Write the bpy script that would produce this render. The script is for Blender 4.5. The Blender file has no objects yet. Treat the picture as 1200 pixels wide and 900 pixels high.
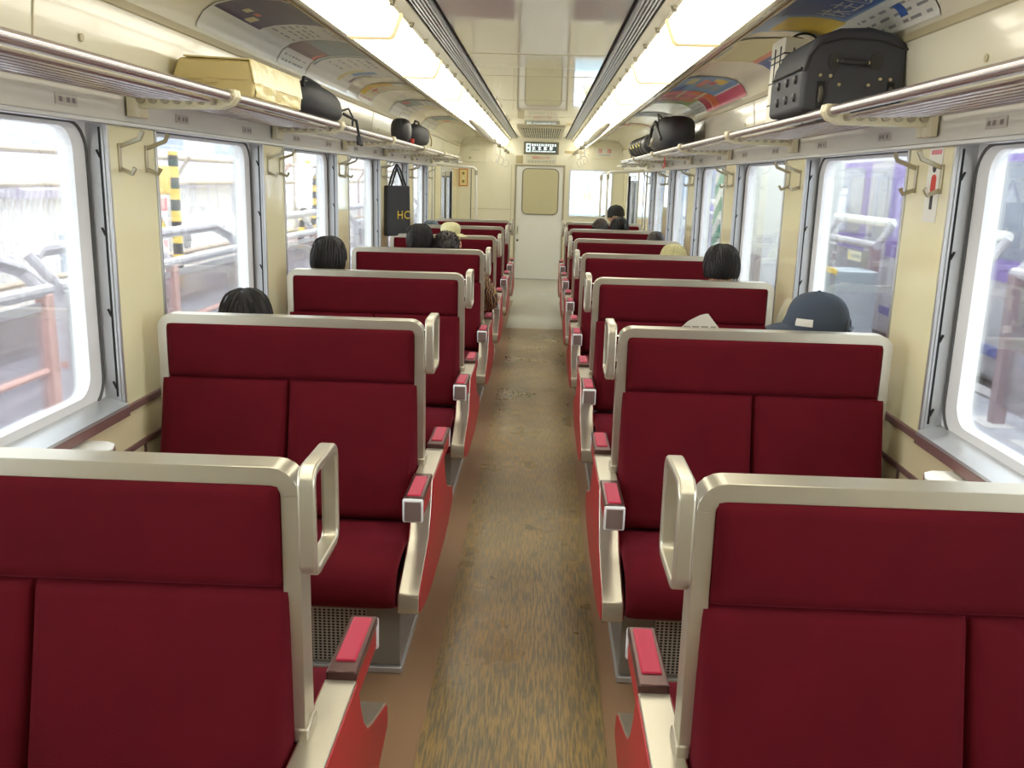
import bpy, bmesh, math, random
from mathutils import Vector, Matrix
random.seed(7)
SC = bpy.context.scene
COL = SC.collection
PI = math.pi

# ------------------------------------------------------------------ camera
F, PITCH, YAW, ROLL, CX, EYE = 1054.6, .223, -.0289, .0268, .0612, 1.563
fw = Vector((math.sin(YAW)*math.cos(PITCH), math.cos(YAW)*math.cos(PITCH), -math.sin(PITCH)))
rt = Vector((math.cos(YAW), -math.sin(YAW), 0)); up = rt.cross(fw)
r2 = rt*math.cos(ROLL) + up*math.sin(ROLL); u2 = -rt*math.sin(ROLL) + up*math.cos(ROLL)
cd = bpy.data.cameras.new('camera'); cam = bpy.data.objects.new('camera', cd); COL.objects.link(cam)
cam.matrix_world = Matrix(((r2.x, u2.x, -fw.x, CX), (r2.y, u2.y, -fw.y, 0), (r2.z, u2.z, -fw.z, EYE), (0, 0, 0, 1)))
cd.sensor_fit = 'HORIZONTAL'; cd.sensor_width = 36; cd.lens = 36*F/1200; cd.clip_start = .02; cd.clip_end = 300
SC.camera = cam

# ------------------------------------------------------------------ world, sun, exposure
w = bpy.data.worlds.new('sky'); SC.world = w; w.use_nodes = True
nt = w.node_tree; bg = nt.nodes['Background']
bg.inputs['Color'].default_value = (.90, .95, 1, 1); bg.inputs['Strength'].default_value = 4.2
sd = bpy.data.lights.new('sun', 'SUN'); sd.energy = 5.0; sd.angle = .03; sd.color = (1, .96, .9)
sun = bpy.data.objects.new('sun', sd); COL.objects.link(sun)
sun.rotation_euler = (math.radians(-8), math.radians(24), 0); sun.location = (6, -2, 12)
vs = SC.view_settings; vs.view_transform = 'Standard'; vs.look = 'None'; vs.gamma = 1; vs.use_curve_mapping = False
vs.exposure = 0.75

# ------------------------------------------------------------------ materials
MATS = {}
def srgb(r, g, b):
    f = lambda c: c/12.92 if c <= .04045 else ((c+.055)/1.055)**2.4
    return (f(r/255), f(g/255), f(b/255))
def mat(name, rgb, rough=.5, metal=0., var=.06, scale=12., bump=0., bscale=200., sheen=0., coat=0., emit=0., detail=3., stretch=None, spec=.5):
    if name in MATS: return MATS[name]
    m = bpy.data.materials.new(name); m.use_nodes = True; n = m.node_tree.nodes; l = m.node_tree.links
    p = n['Principled BSDF']; c = srgb(*rgb)
    p.inputs['Roughness'].default_value = rough; p.inputs['Metallic'].default_value = metal
    p.inputs['Specular IOR Level'].default_value = spec
    p.inputs['Sheen Weight'].default_value = sheen; p.inputs['Coat Weight'].default_value = coat
    tc = n.new('ShaderNodeTexCoord'); src = tc.outputs['Object']
    if stretch:
        mp = n.new('ShaderNodeMapping'); mp.inputs['Scale'].default_value = stretch; l.new(src, mp.inputs[0]); src = mp.outputs[0]
    nz = n.new('ShaderNodeTexNoise'); nz.inputs['Scale'].default_value = scale; nz.inputs['Detail'].default_value = detail
    l.new(src, nz.inputs['Vector'])
    mx = n.new('ShaderNodeMix'); mx.data_type = 'RGBA'
    mx.inputs[6].default_value = tuple(x*(1-var) for x in c)+(1,); mx.inputs[7].default_value = tuple(min(1, x*(1+var)) for x in c)+(1,)
    l.new(nz.outputs['Fac'], mx.inputs[0]); l.new(mx.outputs[2], p.inputs['Base Color'])
    if emit:
        p.inputs['Emission Color'].default_value = c+(1,); p.inputs['Emission Strength'].default_value = emit
    if bump:
        b = n.new('ShaderNodeBump'); b.inputs['Strength'].default_value = bump; b.inputs['Distance'].default_value = .004
        nb = n.new('ShaderNodeTexNoise'); nb.inputs['Scale'].default_value = bscale; nb.inputs['Detail'].default_value = 2
        l.new(src, nb.inputs['Vector']); l.new(nb.outputs['Fac'], b.inputs['Height']); l.new(b.outputs[0], p.inputs['Normal'])
    MATS[name] = m; return m

def glass_mat(name, tint=(.97, .99, 1), refl=.08):
    m = bpy.data.materials.new(name); m.use_nodes = True; n = m.node_tree.nodes; l = m.node_tree.links
    n.remove(n['Principled BSDF']); o = n['Material Output']
    t = n.new('ShaderNodeBsdfTransparent'); t.inputs[0].default_value = tint+(1,)
    g = n.new('ShaderNodeBsdfGlossy'); g.inputs['Roughness'].default_value = .02
    fr = n.new('ShaderNodeFresnel'); fr.inputs[0].default_value = 1.45
    mm = n.new('ShaderNodeMath'); mm.operation = 'MULTIPLY'; mm.inputs[1].default_value = .75; l.new(fr.outputs[0], mm.inputs[0])
    d = n.new('ShaderNodeBsdfDiffuse'); d.inputs[0].default_value = (.9, .9, .9, 1)       # thin film of dust
    nz = n.new('ShaderNodeTexNoise'); nz.inputs['Scale'].default_value = 3
    m2 = n.new('ShaderNodeMath'); m2.operation = 'MULTIPLY'; m2.inputs[1].default_value = refl; l.new(nz.outputs[0], m2.inputs[0])
    x1 = n.new('ShaderNodeMixShader'); x2 = n.new('ShaderNodeMixShader')
    l.new(m2.outputs[0], x1.inputs[0]); l.new(t.outputs[0], x1.inputs[1]); l.new(d.outputs[0], x1.inputs[2])
    l.new(mm.outputs[0], x2.inputs[0]); l.new(x1.outputs[0], x2.inputs[1]); l.new(g.outputs[0], x2.inputs[2])
    l.new(x2.outputs[0], o.inputs[0]); MATS[name] = m; return m

def fabric(name, rgb, var=.16):
    m = mat(name, rgb, rough=.85, var=var, scale=7, bump=.25, bscale=900, sheen=.7, detail=6, spec=.15)
    p = m.node_tree.nodes['Principled BSDF']; c = srgb(*rgb)
    p.inputs['Sheen Tint'].default_value = (min(1, c[0]*2.2), c[1]*2+.02, c[2]*2+.03, 1); p.inputs['Sheen Roughness'].default_value = .4
    return m

RED = fabric('red_moquette', (90, 10, 22), var=.22)
REDP = mat('red_panel', (172, 24, 38), rough=.4, var=.04)
PADR = mat('armrest_cloth', (186, 34, 66), rough=.8, bump=.2, bscale=700, sheen=.2)
ALU = mat('champagne_aluminium', (198, 192, 174), rough=.3, metal=.7, var=.03, scale=30)
BRONZE = mat('bronze_trim', (96, 70, 66), rough=.28, metal=.6, var=.05)
CAPG = mat('armrest_cap_grey', (150, 132, 128), rough=.35, metal=.4)
GREY = mat('heater_grey', (142, 140, 134), rough=.45, metal=.3, var=.05)
CREAM = mat('cream_laminate', (242, 238, 216), rough=.16, var=.015, scale=2, coat=.3)
PILL = mat('pillar_laminate', (238, 232, 192), rough=.12, var=.02, scale=3, coat=.4)
LOWW = mat('lower_wall_laminate', (232, 220, 178), rough=.3, var=.02, scale=3)
FRZ = mat('frieze_enamel', (222, 220, 210), rough=.3, var=.02)
COVE = mat('cove_laminate', (246, 240, 216), rough=.14, var=.015, scale=2, coat=.3)
BAND = mat('lamp_band', (226, 214, 176), rough=.12, var=.03, coat=.4)
MOLD = mat('moulding_tan', (196, 186, 150), rough=.35, var=.03)
DADO = mat('dado_brown', (122, 92, 88), rough=.4, var=.05)
WFR = mat('window_frame_white', (228, 230, 232), rough=.35, var=.02)
SILV = mat('window_aluminium', (196, 198, 200), rough=.32, metal=.6, var=.04)
GASK = mat('gasket_grey', (92, 92, 92), rough=.6)
BLACK = mat('black_rubber', (28, 28, 28), rough=.6)
ROD = mat('rack_rod_steel', (206, 198, 198), rough=.22, metal=.75, var=.03)
BRK = mat('rack_bracket_cream', (232, 226, 196), rough=.35, var=.02)
HOOK = mat('coat_hook_metal', (186, 180, 158), rough=.3, metal=.6)
WHITE = mat('white_enamel', (238, 238, 230), rough=.25, var=.02)
DOORW = mat('door_white', (246, 246, 242), rough=.2, var=.02)
BLIND = mat('cream_blind', (208, 202, 164), rough=.35, var=.03, coat=.3)
INK = mat('print_dark', (60, 62, 66), rough=.6)
REDINK = mat('print_red', (214, 70, 62), rough=.6)
GLASS = glass_mat('window_glass')
DIFF = mat('lamp_diffuser', (255, 250, 232), rough=.4, var=0, emit=3.0)
DIFE = mat('lamp_diffuser_edge', (250, 228, 168), rough=.4, var=0, emit=.34)
CHR = mat('chrome', (210, 210, 205), rough=.12, metal=1)

def ceiling_mat():
    m = mat('ceiling_gloss', (232, 228, 216), rough=.05, var=.01, scale=1, bump=.12, bscale=1.3, coat=.6); 
    m.node_tree.nodes['Principled BSDF'].inputs['Specular IOR Level'].default_value = .9
    return m
CEIL = ceiling_mat()

def floor_mat():
    m = bpy.data.materials.new('wood_print_floor'); m.use_nodes = True; n = m.node_tree.nodes; l = m.node_tree.links
    p = n['Principled BSDF']; p.inputs['Roughness'].default_value = .3
    tc = n.new('ShaderNodeTexCoord')
    def noise(sc, st, det=4):
        mp = n.new('ShaderNodeMapping'); mp.inputs['Scale'].default_value = st; l.new(tc.outputs['Object'], mp.inputs[0])
        z = n.new('ShaderNodeTexNoise'); z.inputs['Scale'].default_value = sc; z.inputs['Detail'].default_value = det; l.new(mp.outputs[0], z.inputs[0]); return z.outputs['Fac']
    def ramp(src, a, b, c0, c1):
        r = n.new('ShaderNodeValToRGB'); r.color_ramp.elements[0].position = a; r.color_ramp.elements[1].position = b
        r.color_ramp.elements[0].color = c0+(1,); r.color_ramp.elements[1].color = c1+(1,); l.new(src, r.inputs[0]); return r.outputs[0]
    grain = ramp(noise(12, (11, .8, 1)), .42, .58, srgb(118, 106, 82), srgb(160, 132, 84))
    fleck = ramp(noise(26, (8, .7, 1), 2), .5, .62, (1, 1, 1), (.80, .82, .78))
    patch = ramp(noise(1.6, (1.6, .8, 1), 3), .35, .68, (.72, .74, .74), (1.12, 1.08, 1))
    a = n.new('ShaderNodeMix'); a.data_type = 'RGBA'; a.blend_type = 'MULTIPLY'; a.inputs[0].default_value = 1; l.new(grain, a.inputs[6]); l.new(fleck, a.inputs[7])
    b = n.new('ShaderNodeMix'); b.data_type = 'RGBA'; b.blend_type = 'MULTIPLY'; b.inputs[0].default_value = 1; l.new(a.outputs[2], b.inputs[6]); l.new(patch, b.inputs[7])
    l.new(b.outputs[2], p.inputs['Base Color'])
    rr = ramp(noise(3, (1, 1, 1)), .3, .7, (.22,)*3, (.42,)*3); l.new(rr, p.inputs['Roughness'])
    MATS['floor'] = m; return m
FLOOR = floor_mat()
TANF = mat('tan_floor_edge', (142, 112, 84), rough=.4, var=.1, scale=5)
GREYF = mat('vestibule_floor', (176, 174, 160), rough=.28, var=.08, scale=4)

def perf_mat():
    m = bpy.data.materials.new('perforated_steel'); m.use_nodes = True; n = m.node_tree.nodes; l = m.node_tree.links
    p = n['Principled BSDF']; p.inputs['Roughness'].default_value = .45; p.inputs['Metallic'].default_value = .4
    tc = n.new('ShaderNodeTexCoord'); mp = n.new('ShaderNodeMapping'); mp.inputs['Scale'].default_value = (70, 0, 100); mp.inputs['Rotation'].default_value = (0, 0, 0)
    l.new(tc.outputs['Object'], mp.inputs[0]); v = n.new('ShaderNodeTexVoronoi'); v.inputs['Randomness'].default_value = 0; v.voronoi_dimensions = '3D'
    v.inputs['Scale'].default_value = 1; l.new(mp.outputs[0], v.inputs[0])
    r = n.new('ShaderNodeValToRGB'); r.color_ramp.elements[0].position = .32; r.color_ramp.elements[0].color = (.02, .02, .02, 1)
    r.color_ramp.elements[1].position = .36; r.color_ramp.elements[1].color = (.5, .5, .48, 1); l.new(v.outputs['Distance'], r.inputs[0]); l.new(r.outputs[0], p.inputs['Base Color'])
    return m
PERF = perf_mat()

# ------------------------------------------------------------------ mesh builder
class MB:
    def __init__(s): s.v = []; s.f = []; s.m = []
    def add(s, vs, fs, mi=0):
        o = len(s.v); s.v += [tuple(x) for x in vs]; s.f += [tuple(i+o for i in f) for f in fs]; s.m += [mi]*len(fs); return s
    def box(s, x0, x1, y0, y1, z0, z1, mi=0):
        x0, x1 = min(x0, x1), max(x0, x1); y0, y1 = min(y0, y1), max(y0, y1); z0, z1 = min(z0, z1), max(z0, z1)
        return s.add([(x0, y0, z0), (x1, y0, z0), (x1, y1, z0), (x0, y1, z0), (x0, y0, z1), (x1, y0, z1), (x1, y1, z1), (x0, y1, z1)],
                     [(0, 3, 2, 1), (4, 5, 6, 7), (0, 1, 5, 4), (1, 2, 6, 5), (2, 3, 7, 6), (3, 0, 4, 7)], mi)
    def prism(s, pts, axis, a, b, mi=0):
        # polygon pts (p,q) extruded along axis from a to b
        def P(p, q, t): return {'x': (t, p, q), 'y': (p, t, q), 'z': (p, q, t)}[axis]
        n = len(pts)
        s.add([P(p, q, a) for p, q in pts]+[P(p, q, b) for p, q in pts],
              [tuple(range(n))[::-1], tuple(range(n, 2*n))]+[(i, (i+1) % n, n+(i+1) % n, n+i) for i in range(n)], mi); return s
    def tube(s, path, r, n=10, closed=False, caps=True, mi=0, rx=None, flat=None):
        # r number or list; flat=(ra,rb) elliptical in frame
        P = [Vector(p) for p in path]; N = len(P); vs = []; fs = []
        T = []
        for i in range(N):
            a = P[(i-1) % N] if (closed or i > 0) else P[i]; b = P[(i+1) % N] if (closed or i < N-1) else P[i]
            T.append((b-a).normalized())
        ref = Vector((0, 0, 1)) if abs(T[0].z) < .9 else Vector((1, 0, 0))
        u = T[0].cross(ref).normalized()
        for i in range(N):
            u = (u-T[i]*u.dot(T[i])).normalized(); w = T[i].cross(u)
            ri = r[i] if isinstance(r, (list, tuple)) else r
            for k in range(n):
                a = 2*PI*k/n; vs.append(P[i]+u*(ri*math.cos(a))+w*(ri*math.sin(a)))
        for i in range(N if closed else N-1):
            j = (i+1) % N
            for k in range(n): fs.append((i*n+k, i*n+(k+1) % n, j*n+(k+1) % n, j*n+k))
        if caps and not closed: fs += [tuple(range(n))[::-1], tuple((N-1)*n+k for k in range(n))]
        return s.add(vs, fs, mi)
    def sweep(s, path, prof, nrm, closed=False, mi=0):
        # planar path, rectangular/any profile (a along in-plane normal, b along nrm)
        P = [Vector(p) for p in path]; nv = Vector(nrm); N = len(P); n = len(prof); vs = []; fs = []
        for i in range(N):
            a = P[(i-1) % N] if (closed or i > 0) else P[i]; b = P[(i+1) % N] if (closed or i < N-1) else P[i]
            t = (b-a).normalized(); q = nv.cross(t)
            sc = 1.
            for (pa, pb) in prof: vs.append(P[i]+q*pa*sc+nv*pb)
        for i in range(N if closed else N-1):
            j = (i+1) % N
            for k in range(n): fs.append((i*n+k, i*n+(k+1) % n, j*n+(k+1) % n, j*n+k))
        if not closed: fs += [tuple(range(n))[::-1], tuple((N-1)*n+k for k in range(n))]
        return s.add(vs, fs, mi)
    def lathe(s, prof, c=(0, 0, 0), n=16, axis='z', mi=0):
        vs = []; fs = []
        for r, h in prof:
            for k in range(n):
                a = 2*PI*k/n; x, y = r*math.cos(a), r*math.sin(a)
                vs.append({'z': (c[0]+x, c[1]+y, c[2]+h), 'y': (c[0]+x, c[1]+h, c[2]+y), 'x': (c[0]+h, c[1]+x, c[2]+y)}[axis])
        for i in range(len(prof)-1):
            for k in range(n): fs.append((i*n+k, i*n+(k+1) % n, (i+1)*n+(k+1) % n, (i+1)*n+k))
        fs += [tuple(range(n))[::-1], tuple((len(prof)-1)*n+k for k in range(n))]
        return s.add(vs, fs, mi)
    def grid(s, fn, nu, nv, mi=0, mfn=None):
        vs = [fn(i/nu, j/nv) for j in range(nv+1) for i in range(nu+1)]; o = len(s.v); s.v += [tuple(v) for v in vs]
        for j in range(nv):
            for i in range(nu):
                s.f.append((o+j*(nu+1)+i, o+j*(nu+1)+i+1, o+(j+1)*(nu+1)+i+1, o+(j+1)*(nu+1)+i)); s.m.append(mfn((i+.5)/nu, (j+.5)/nv) if mfn else mi)
        return s
    def build(s, name, mats, parent=None, smooth=35, bevel=0, seg=2, loc=None, xf=None):
        me = bpy.data.meshes.new(name)
        vs = [xf(v) for v in s.v] if xf else s.v
        me.from_pydata(vs, [], s.f)
        mats = mats if isinstance(mats, (list, tuple)) else [mats]
        for m in mats: me.materials.append(m)
        if len(mats) > 1: me.polygons.foreach_set('material_index', s.m)
        bm = bmesh.new(); bm.from_mesh(me); bmesh.ops.recalc_face_normals(bm, faces=bm.faces); bm.to_mesh(me); bm.free()
        if smooth:
            me.polygons.foreach_set('use_smooth', [True]*len(me.polygons)); me.set_sharp_from_angle(angle=math.radians(smooth))
        o = bpy.data.objects.new(name, me); COL.objects.link(o)
        if parent: o.parent = parent
        if loc: o.location = loc
        if bevel:
            b = o.modifiers.new('bevel', 'BEVEL'); b.width = bevel; b.segments = seg; b.limit_method = 'ANGLE'; b.angle_limit = math.radians(40)
            b.harden_normals = False
        return o

def thing(name, label, cat, loc=(0, 0, 0), group=None, rz=0):
    o = bpy.data.objects.new(name, None); COL.objects.link(o); o.location = loc; o.rotation_euler = (0, 0, rz); o.empty_display_size = .1
    o['label'] = label; o['category'] = cat
    if group: o['group'] = group
    return o
def tag(o, label, cat, group=None):
    o['label'] = label; o['category'] = cat
    if group: o['group'] = group
    return o
def struct(o, label=None):
    o['kind'] = 'structure'
    if label: o['label'] = label
    return o
def sroot(name, loc=(0, 0, 0)):
    o = bpy.data.objects.new(name, None); COL.objects.link(o); o.location = loc; o['kind'] = 'structure'; o.empty_display_size = .1; return o
def copy_tree(o, parent=None):
    c = o.copy(); COL.objects.link(c); c.parent = parent
    for ch in o.children: copy_tree(ch, c)
    return c
def arc(cx, cz, r, a0, a1, n=5):
    return [(cx+r*math.cos(a0+(a1-a0)*i/n), cz+r*math.sin(a0+(a1-a0)*i/n)) for i in range(n+1)]
def rrect(x0, x1, z0, z1, r, n=5):
    return arc(x1-r, z1-r, r, 0, PI/2, n)+arc(x0+r, z1-r, r, PI/2, PI, n)+arc(x0+r, z0+r, r, PI, 1.5*PI, n)+arc(x1-r, z0+r, r, 1.5*PI, 2*PI, n)
def text_mesh(body, size, name, m, parent=None, fn=None, extrude=0.0, align='CENTER', spacing=1.):
    c = bpy.data.curves.new('tmp', 'FONT'); c.body = body; c.size = size; c.align_x = align; c.align_y = 'CENTER'; c.resolution_u = 2; c.space_character = spacing; c.extrude = extrude
    o = bpy.data.objects.new('tmp', c); COL.objects.link(o); bpy.context.view_layer.update()
    me = bpy.data.meshes.new_from_object(o.evaluated_get(bpy.context.evaluated_depsgraph_get())); me.name = name
    bpy.data.objects.remove(o); bpy.data.curves.remove(c)
    me.materials.clear(); me.materials.append(m)
    if fn:
        for v in me.vertices: v.co = fn(v.co.x, v.co.y)
    q = bpy.data.objects.new(name, me); COL.objects.link(q)
    if parent: q.parent = parent
    return q
ROWS = [1.445+1.6*k for k in range(7)]
ORD = ['nearest', 'second', 'third', 'fourth', 'fifth', 'sixth', 'farthest']
SIDE = {-1: 'left', 1: 'right'}
XW = 1.31; Y0 = -2.0; YE = 14.6

# ================================================================== THE CAR SHELL
fl = sroot('floor')
MB().box(-1.6, 1.6, Y0, YE, -.12, -.002).build('subfloor', TANF, fl)
MB().box(-.24, .29, Y0, 9.62, -.05, .0015).build('aisle_strip', FLOOR, fl)
MB().box(-1.3, 1.3, 11.9, YE, -.05, .0012).build('vestibule_sheet', GREYF, fl)
MB().box(-.30, .31, 9.62, 11.9, -.05, .0012).build('aisle_sheet', GREYF, fl)
MB().lathe([(.05, 0), (.05, .003), (.045, .004)], (.1, 12.6, .001), 20).build('floor_hatch', SILV, fl)

# cove + wall section (x positive, z)
WALLTOP = [(1.30, 1.79), (1.272, 2.068)]
COVEP = [(1.272, 2.075), (1.262, 2.115), (1.235, 2.155), (1.19, 2.183), (1.13, 2.197), (1.05, 2.202), (.95, 2.198), (.88, 2.182), (.835, 2.15)]
def along(pts, t):
    L = [0]
    for a, b in zip(pts, pts[1:]): L.append(L[-1]+math.dist(a, b))
    d = t*L[-1]
    for i in range(len(pts)-1):
        if d <= L[i+1]+1e-9:
            k = (d-L[i])/(L[i+1]-L[i]); return (pts[i][0]+(pts[i+1][0]-pts[i][0])*k, pts[i][1]+(pts[i+1][1]-pts[i][1])*k)
    return pts[-1]
COVELEN = sum(math.dist(a, b) for a, b in zip(COVEP, COVEP[1:]))
cl = sroot('ceiling')
for s in (-1, 1):
    def ribbon(pts, name, m, th=.012, par=cl, y0=Y0, y1=YE):
        return MB().prism([(s*x, z) for x, z in pts]+[(s*(x+th), z+th*.6) for x, z in reversed(pts)], 'y', y0, y1).build(name, m, par)
    ribbon(COVEP, 'cove', COVE)
    ribbon([(.836, 2.150), (.80, 2.128), (.76, 2.112), (.715, 2.104)], 'lamp_band', BAND)
    MB().box(s*.832, s*.842, Y0, YE, 2.142, 2.153).build('band_bead', MOLD, cl)
    # inner cream channel, vent grille, black slots
    MB().prism([(s*.505, 2.172), (s*.468, 2.192), (s*.468, 2.22), (s*.505, 2.2)], 'y', Y0, YE).build('lamp_channel', CREAM, cl)
    g = MB()
    g.box(s*.468, s*.388, Y0, YE, 2.214, 2.24)
    for k in range(5): g.box(s*(.46-.015*k), s*(.46-.015*k-.007), Y0, YE, 2.2, 2.215)
    g.build('line_vent', SILV, cl)
    MB().box(s*.388, s*.372, Y0, YE, 2.226, 2.24).build('vent_slot', BLACK, cl)
    MB().box(s*.468, s*.461, Y0, YE, 2.198, 2.214).build('vent_edge', BLACK, cl)
    # wall top lining in panels between mouldings
MB().box(-.5, .5, Y0, YE, 2.25, 2.3).build('ceiling_back', WHITE, cl)
js = [-2.0, -.2, 1.6, 3.25, 5.07, 6.1, 7.9, 9.85, 11.3, YE]
for a, b in zip(js, js[1:]):
    for x0, x1 in ((-.371, -.072), (-.066, .16), (.166, .371)) if False else ((-.371, .371),):
        MB().box(x0, x1, a+.004, b-.004, 2.218, 2.245).build('ceiling_panel', CEIL, cl, bevel=.002, seg=1)
for y in js[1:-1]: MB().box(-.371, .371, y-.008, y+.008, 2.2165, 2.219).build('ceiling_seam', MOLD, cl)
# roof & outer skin so that daylight only enters through windows
MB().prism([(-1.5, 2.0), (-1.3, 2.35), (0, 2.55), (1.3, 2.35), (1.5, 2.0), (1.48, 2.0), (1.28, 2.31), (0, 2.5), (-1.28, 2.31), (-1.48, 2.0)], 'y', Y0-.1, YE+1.2).build('roof', WHITE, cl)
# air outlet near the end
ao = sroot('trim_1', (0, 13.0, 2.215))
MB().box(-.30, .30, -1.5, 1.45, -.02, .002).build('outlet_frame', mat('outlet_cream', (208, 200, 170), rough=.4), ao, bevel=.004)
for k in range(4):
    y = -1.36+.68*k
    MB().box(-.25, .25, y, y+.5, -.024, -.018).build('outlet_slot', GASK, ao)
    for q in range(17): MB().box(-.24+.029*q, -.226+.029*q, y, y+.5, -.027, -.02).build('outlet_fin', BRK, ao)

# side walls
BAYS = [(-.155-1.6, -.155), (-.155, 1.445)]+[(ROWS[i], ROWS[i+1]) for i in range(6)]
PW = .18
wn = 0
for s in (-1, 1):
    wl = sroot('wall_'+SIDE[s])
    B = lambda x0, x1, y0, y1, z0, z1, name, m, par=wl, **k: MB().box(s*x0, s*x1, y0, y1, z0, z1).build(name, m, par, **k)
    B(XW, XW+.12, Y0, 11.225, 0, .79, 'lower_wall', LOWW)
    B(XW-.012, XW+.02, Y0, 11.225, .768, .793, 'dado_rail', DADO, bevel=.003)
    B(XW-.008, XW+.02, Y0, 11.225, .628, .648, 'lower_rail', DADO, bevel=.003)
    for y in ROWS: B(XW-.004, XW+.01, y-.06, y-.045, .40, .63, 'joint_strip', DADO)
    B(XW-.05, XW, Y0, 11.225, .0, .30, 'heater_duct', GREY, bevel=.01)
    # frieze below rack
    B(XW-.005, XW+.12, Y0, YE, 1.71, 1.795, 'frieze', FRZ)
    B(XW-.02, XW+.02, Y0, 11.225, 1.698, 1.714, 'frieze_lip', SILV, bevel=.003)
    MB().prism([(s*1.302, 1.795), (s*1.272, 2.07), (s*1.30, 2.09), (s*1.33, 1.795)], 'y', Y0, YE).build('upper_lining', CREAM, wl)
    MB().prism([(s*1.276, 2.05), (s*1.262, 2.052), (s*1.260, 2.076), (s*1.275, 2.078)], 'y', Y0, YE).build('moulding', MOLD, wl)
    for k, y in enumerate([.6, 2.45, 4.35, 5.55, 7.2, 8.9, 10.6, 12.2]):
        MB().prism([(s*1.3015, 1.80), (s*1.2725, 2.05), (s*1.2705, 2.05), (s*1.2995, 1.80)], 'y', y, y+.006).build('lining_joint', MOLD, wl)
        MB().lathe([(.012, 0), (.012, .004)], (s*1.283, y+.25, 1.93), 10, 'x').build('lining_knob', MOLD, wl)
    for y in [-.155-1.6, -.155]+ROWS:
        # pillar with bead edges
        B(XW, XW+.1, y-PW, y+PW, .79, 1.712, 'pillar', PILL)
        for e in (-1, 1):
            B(XW-.006, XW+.03, y+e*PW-.008, y+e*PW+.008, .79, 1.712, 'pillar_bead', SILV, bevel=.003)
            B(XW+.005, XW+.058, y+e*(PW+.002), y+e*(PW+.014), .80, 1.705, 'jamb', SILV)
            B(XW+.012, XW+.017, y+e*(PW+.014), y+e*(PW+.018), .83, 1.69, 'blind_track', BLACK)
            for z in (.86, 1.1, 1.36, 1.6):
                m = MB(); m.prism([(s*(XW+.012), z), (s*(XW+.024), z+.022), (s*(XW+.027), z+.02), (s*(XW+.017), z-.004)], 'y', y+e*(PW+.014), y+e*(PW+.022)); m.build('blind_catch', BLACK, wl)
    # windows
    for (a, b) in BAYS:
        wn += 1
        wo = sroot('window_%d' % wn, (s*1.38, (a+b)/2, .8)); wo['label'] = 'fixed carriage window with rounded white frame, %s side' % SIDE[s]
        h = (b-a)/2-PW-.014; lx = lambda x: s*(x-1.38)
        out = [(-h, .005), (h, .005), (h, .905), (-h, .905)]; inn = rrect(-h+.085, h-.085, .055, .885, .075, 6)
        def ring(outer, inner, x0, x1, name, m):
            bm = bmesh.new(); vo = [bm.verts.new((x0, p, q)) for p, q in outer]; vi = [bm.verts.new((x0, p, q)) for p, q in inner]
            ed = [bm.edges.new((vo[i], vo[(i+1) % len(vo)])) for i in range(len(vo))]+[bm.edges.new((vi[i], vi[(i+1) % len(vi)])) for i in range(len(vi))]
            bmesh.ops.triangle_fill(bm, use_beauty=True, edges=ed)
            # drop faces inside inner ring
            r = bmesh.ops.extrude_face_region(bm, geom=bm.faces[:]); bmesh.ops.translate(bm, verts=[v for v in r['geom'] if isinstance(v, bmesh.types.BMVert)], vec=(x1-x0, 0, 0))
            bmesh.ops.recalc_face_normals(bm, faces=bm.faces)
            me = bpy.data.meshes.new(name); bm.to_mesh(me); bm.free(); me.materials.append(m); o = bpy.data.objects.new(name, me); COL.objects.link(o); o.parent = wo; return o
        ring(out, inn, lx(1.368), lx(1.40), 'window_frame', WFR)
        MB().sweep([(lx(1.366), p, q) for p, q in rrect(-h+.008, h-.008, .012, .9, .09, 6)], [(-.004, -.004), (.004, -.004), (.004, .004), (-.004, .004)], (1, 0, 0), closed=True).build('gasket', GASK, wo)
        MB().box(lx(1.386), lx(1.39), -h+.05, h-.05, .03, .89).build('pane', GLASS, wo)
        # sill ledge
        MB().prism([(s*(1.29-1.38), -.008), (s*(1.29-1.38), .006), (s*(1.37-1.38), .028), (s*(1.37-1.38), -.008)], 'y', -h, h).build('sill', SILV, wo)
        MB().box(s*(1.288-1.38), s*(1.30-1.38), -h, h, -.034, -.004).build('sill_nosing', DADO, wo)
    # outer skin strips
    B(1.405, 1.43, Y0, 11.3, -.3, .84, 'outer_skin', WHITE); B(1.405, 1.43, Y0, YE, 1.69, 2.05, 'outer_skin', WHITE)
    for y in [-.155-1.6, -.155]+ROWS: B(1.405, 1.43, y-.25, y+.25, .8, 1.75, 'outer_post', WHITE)

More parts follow.
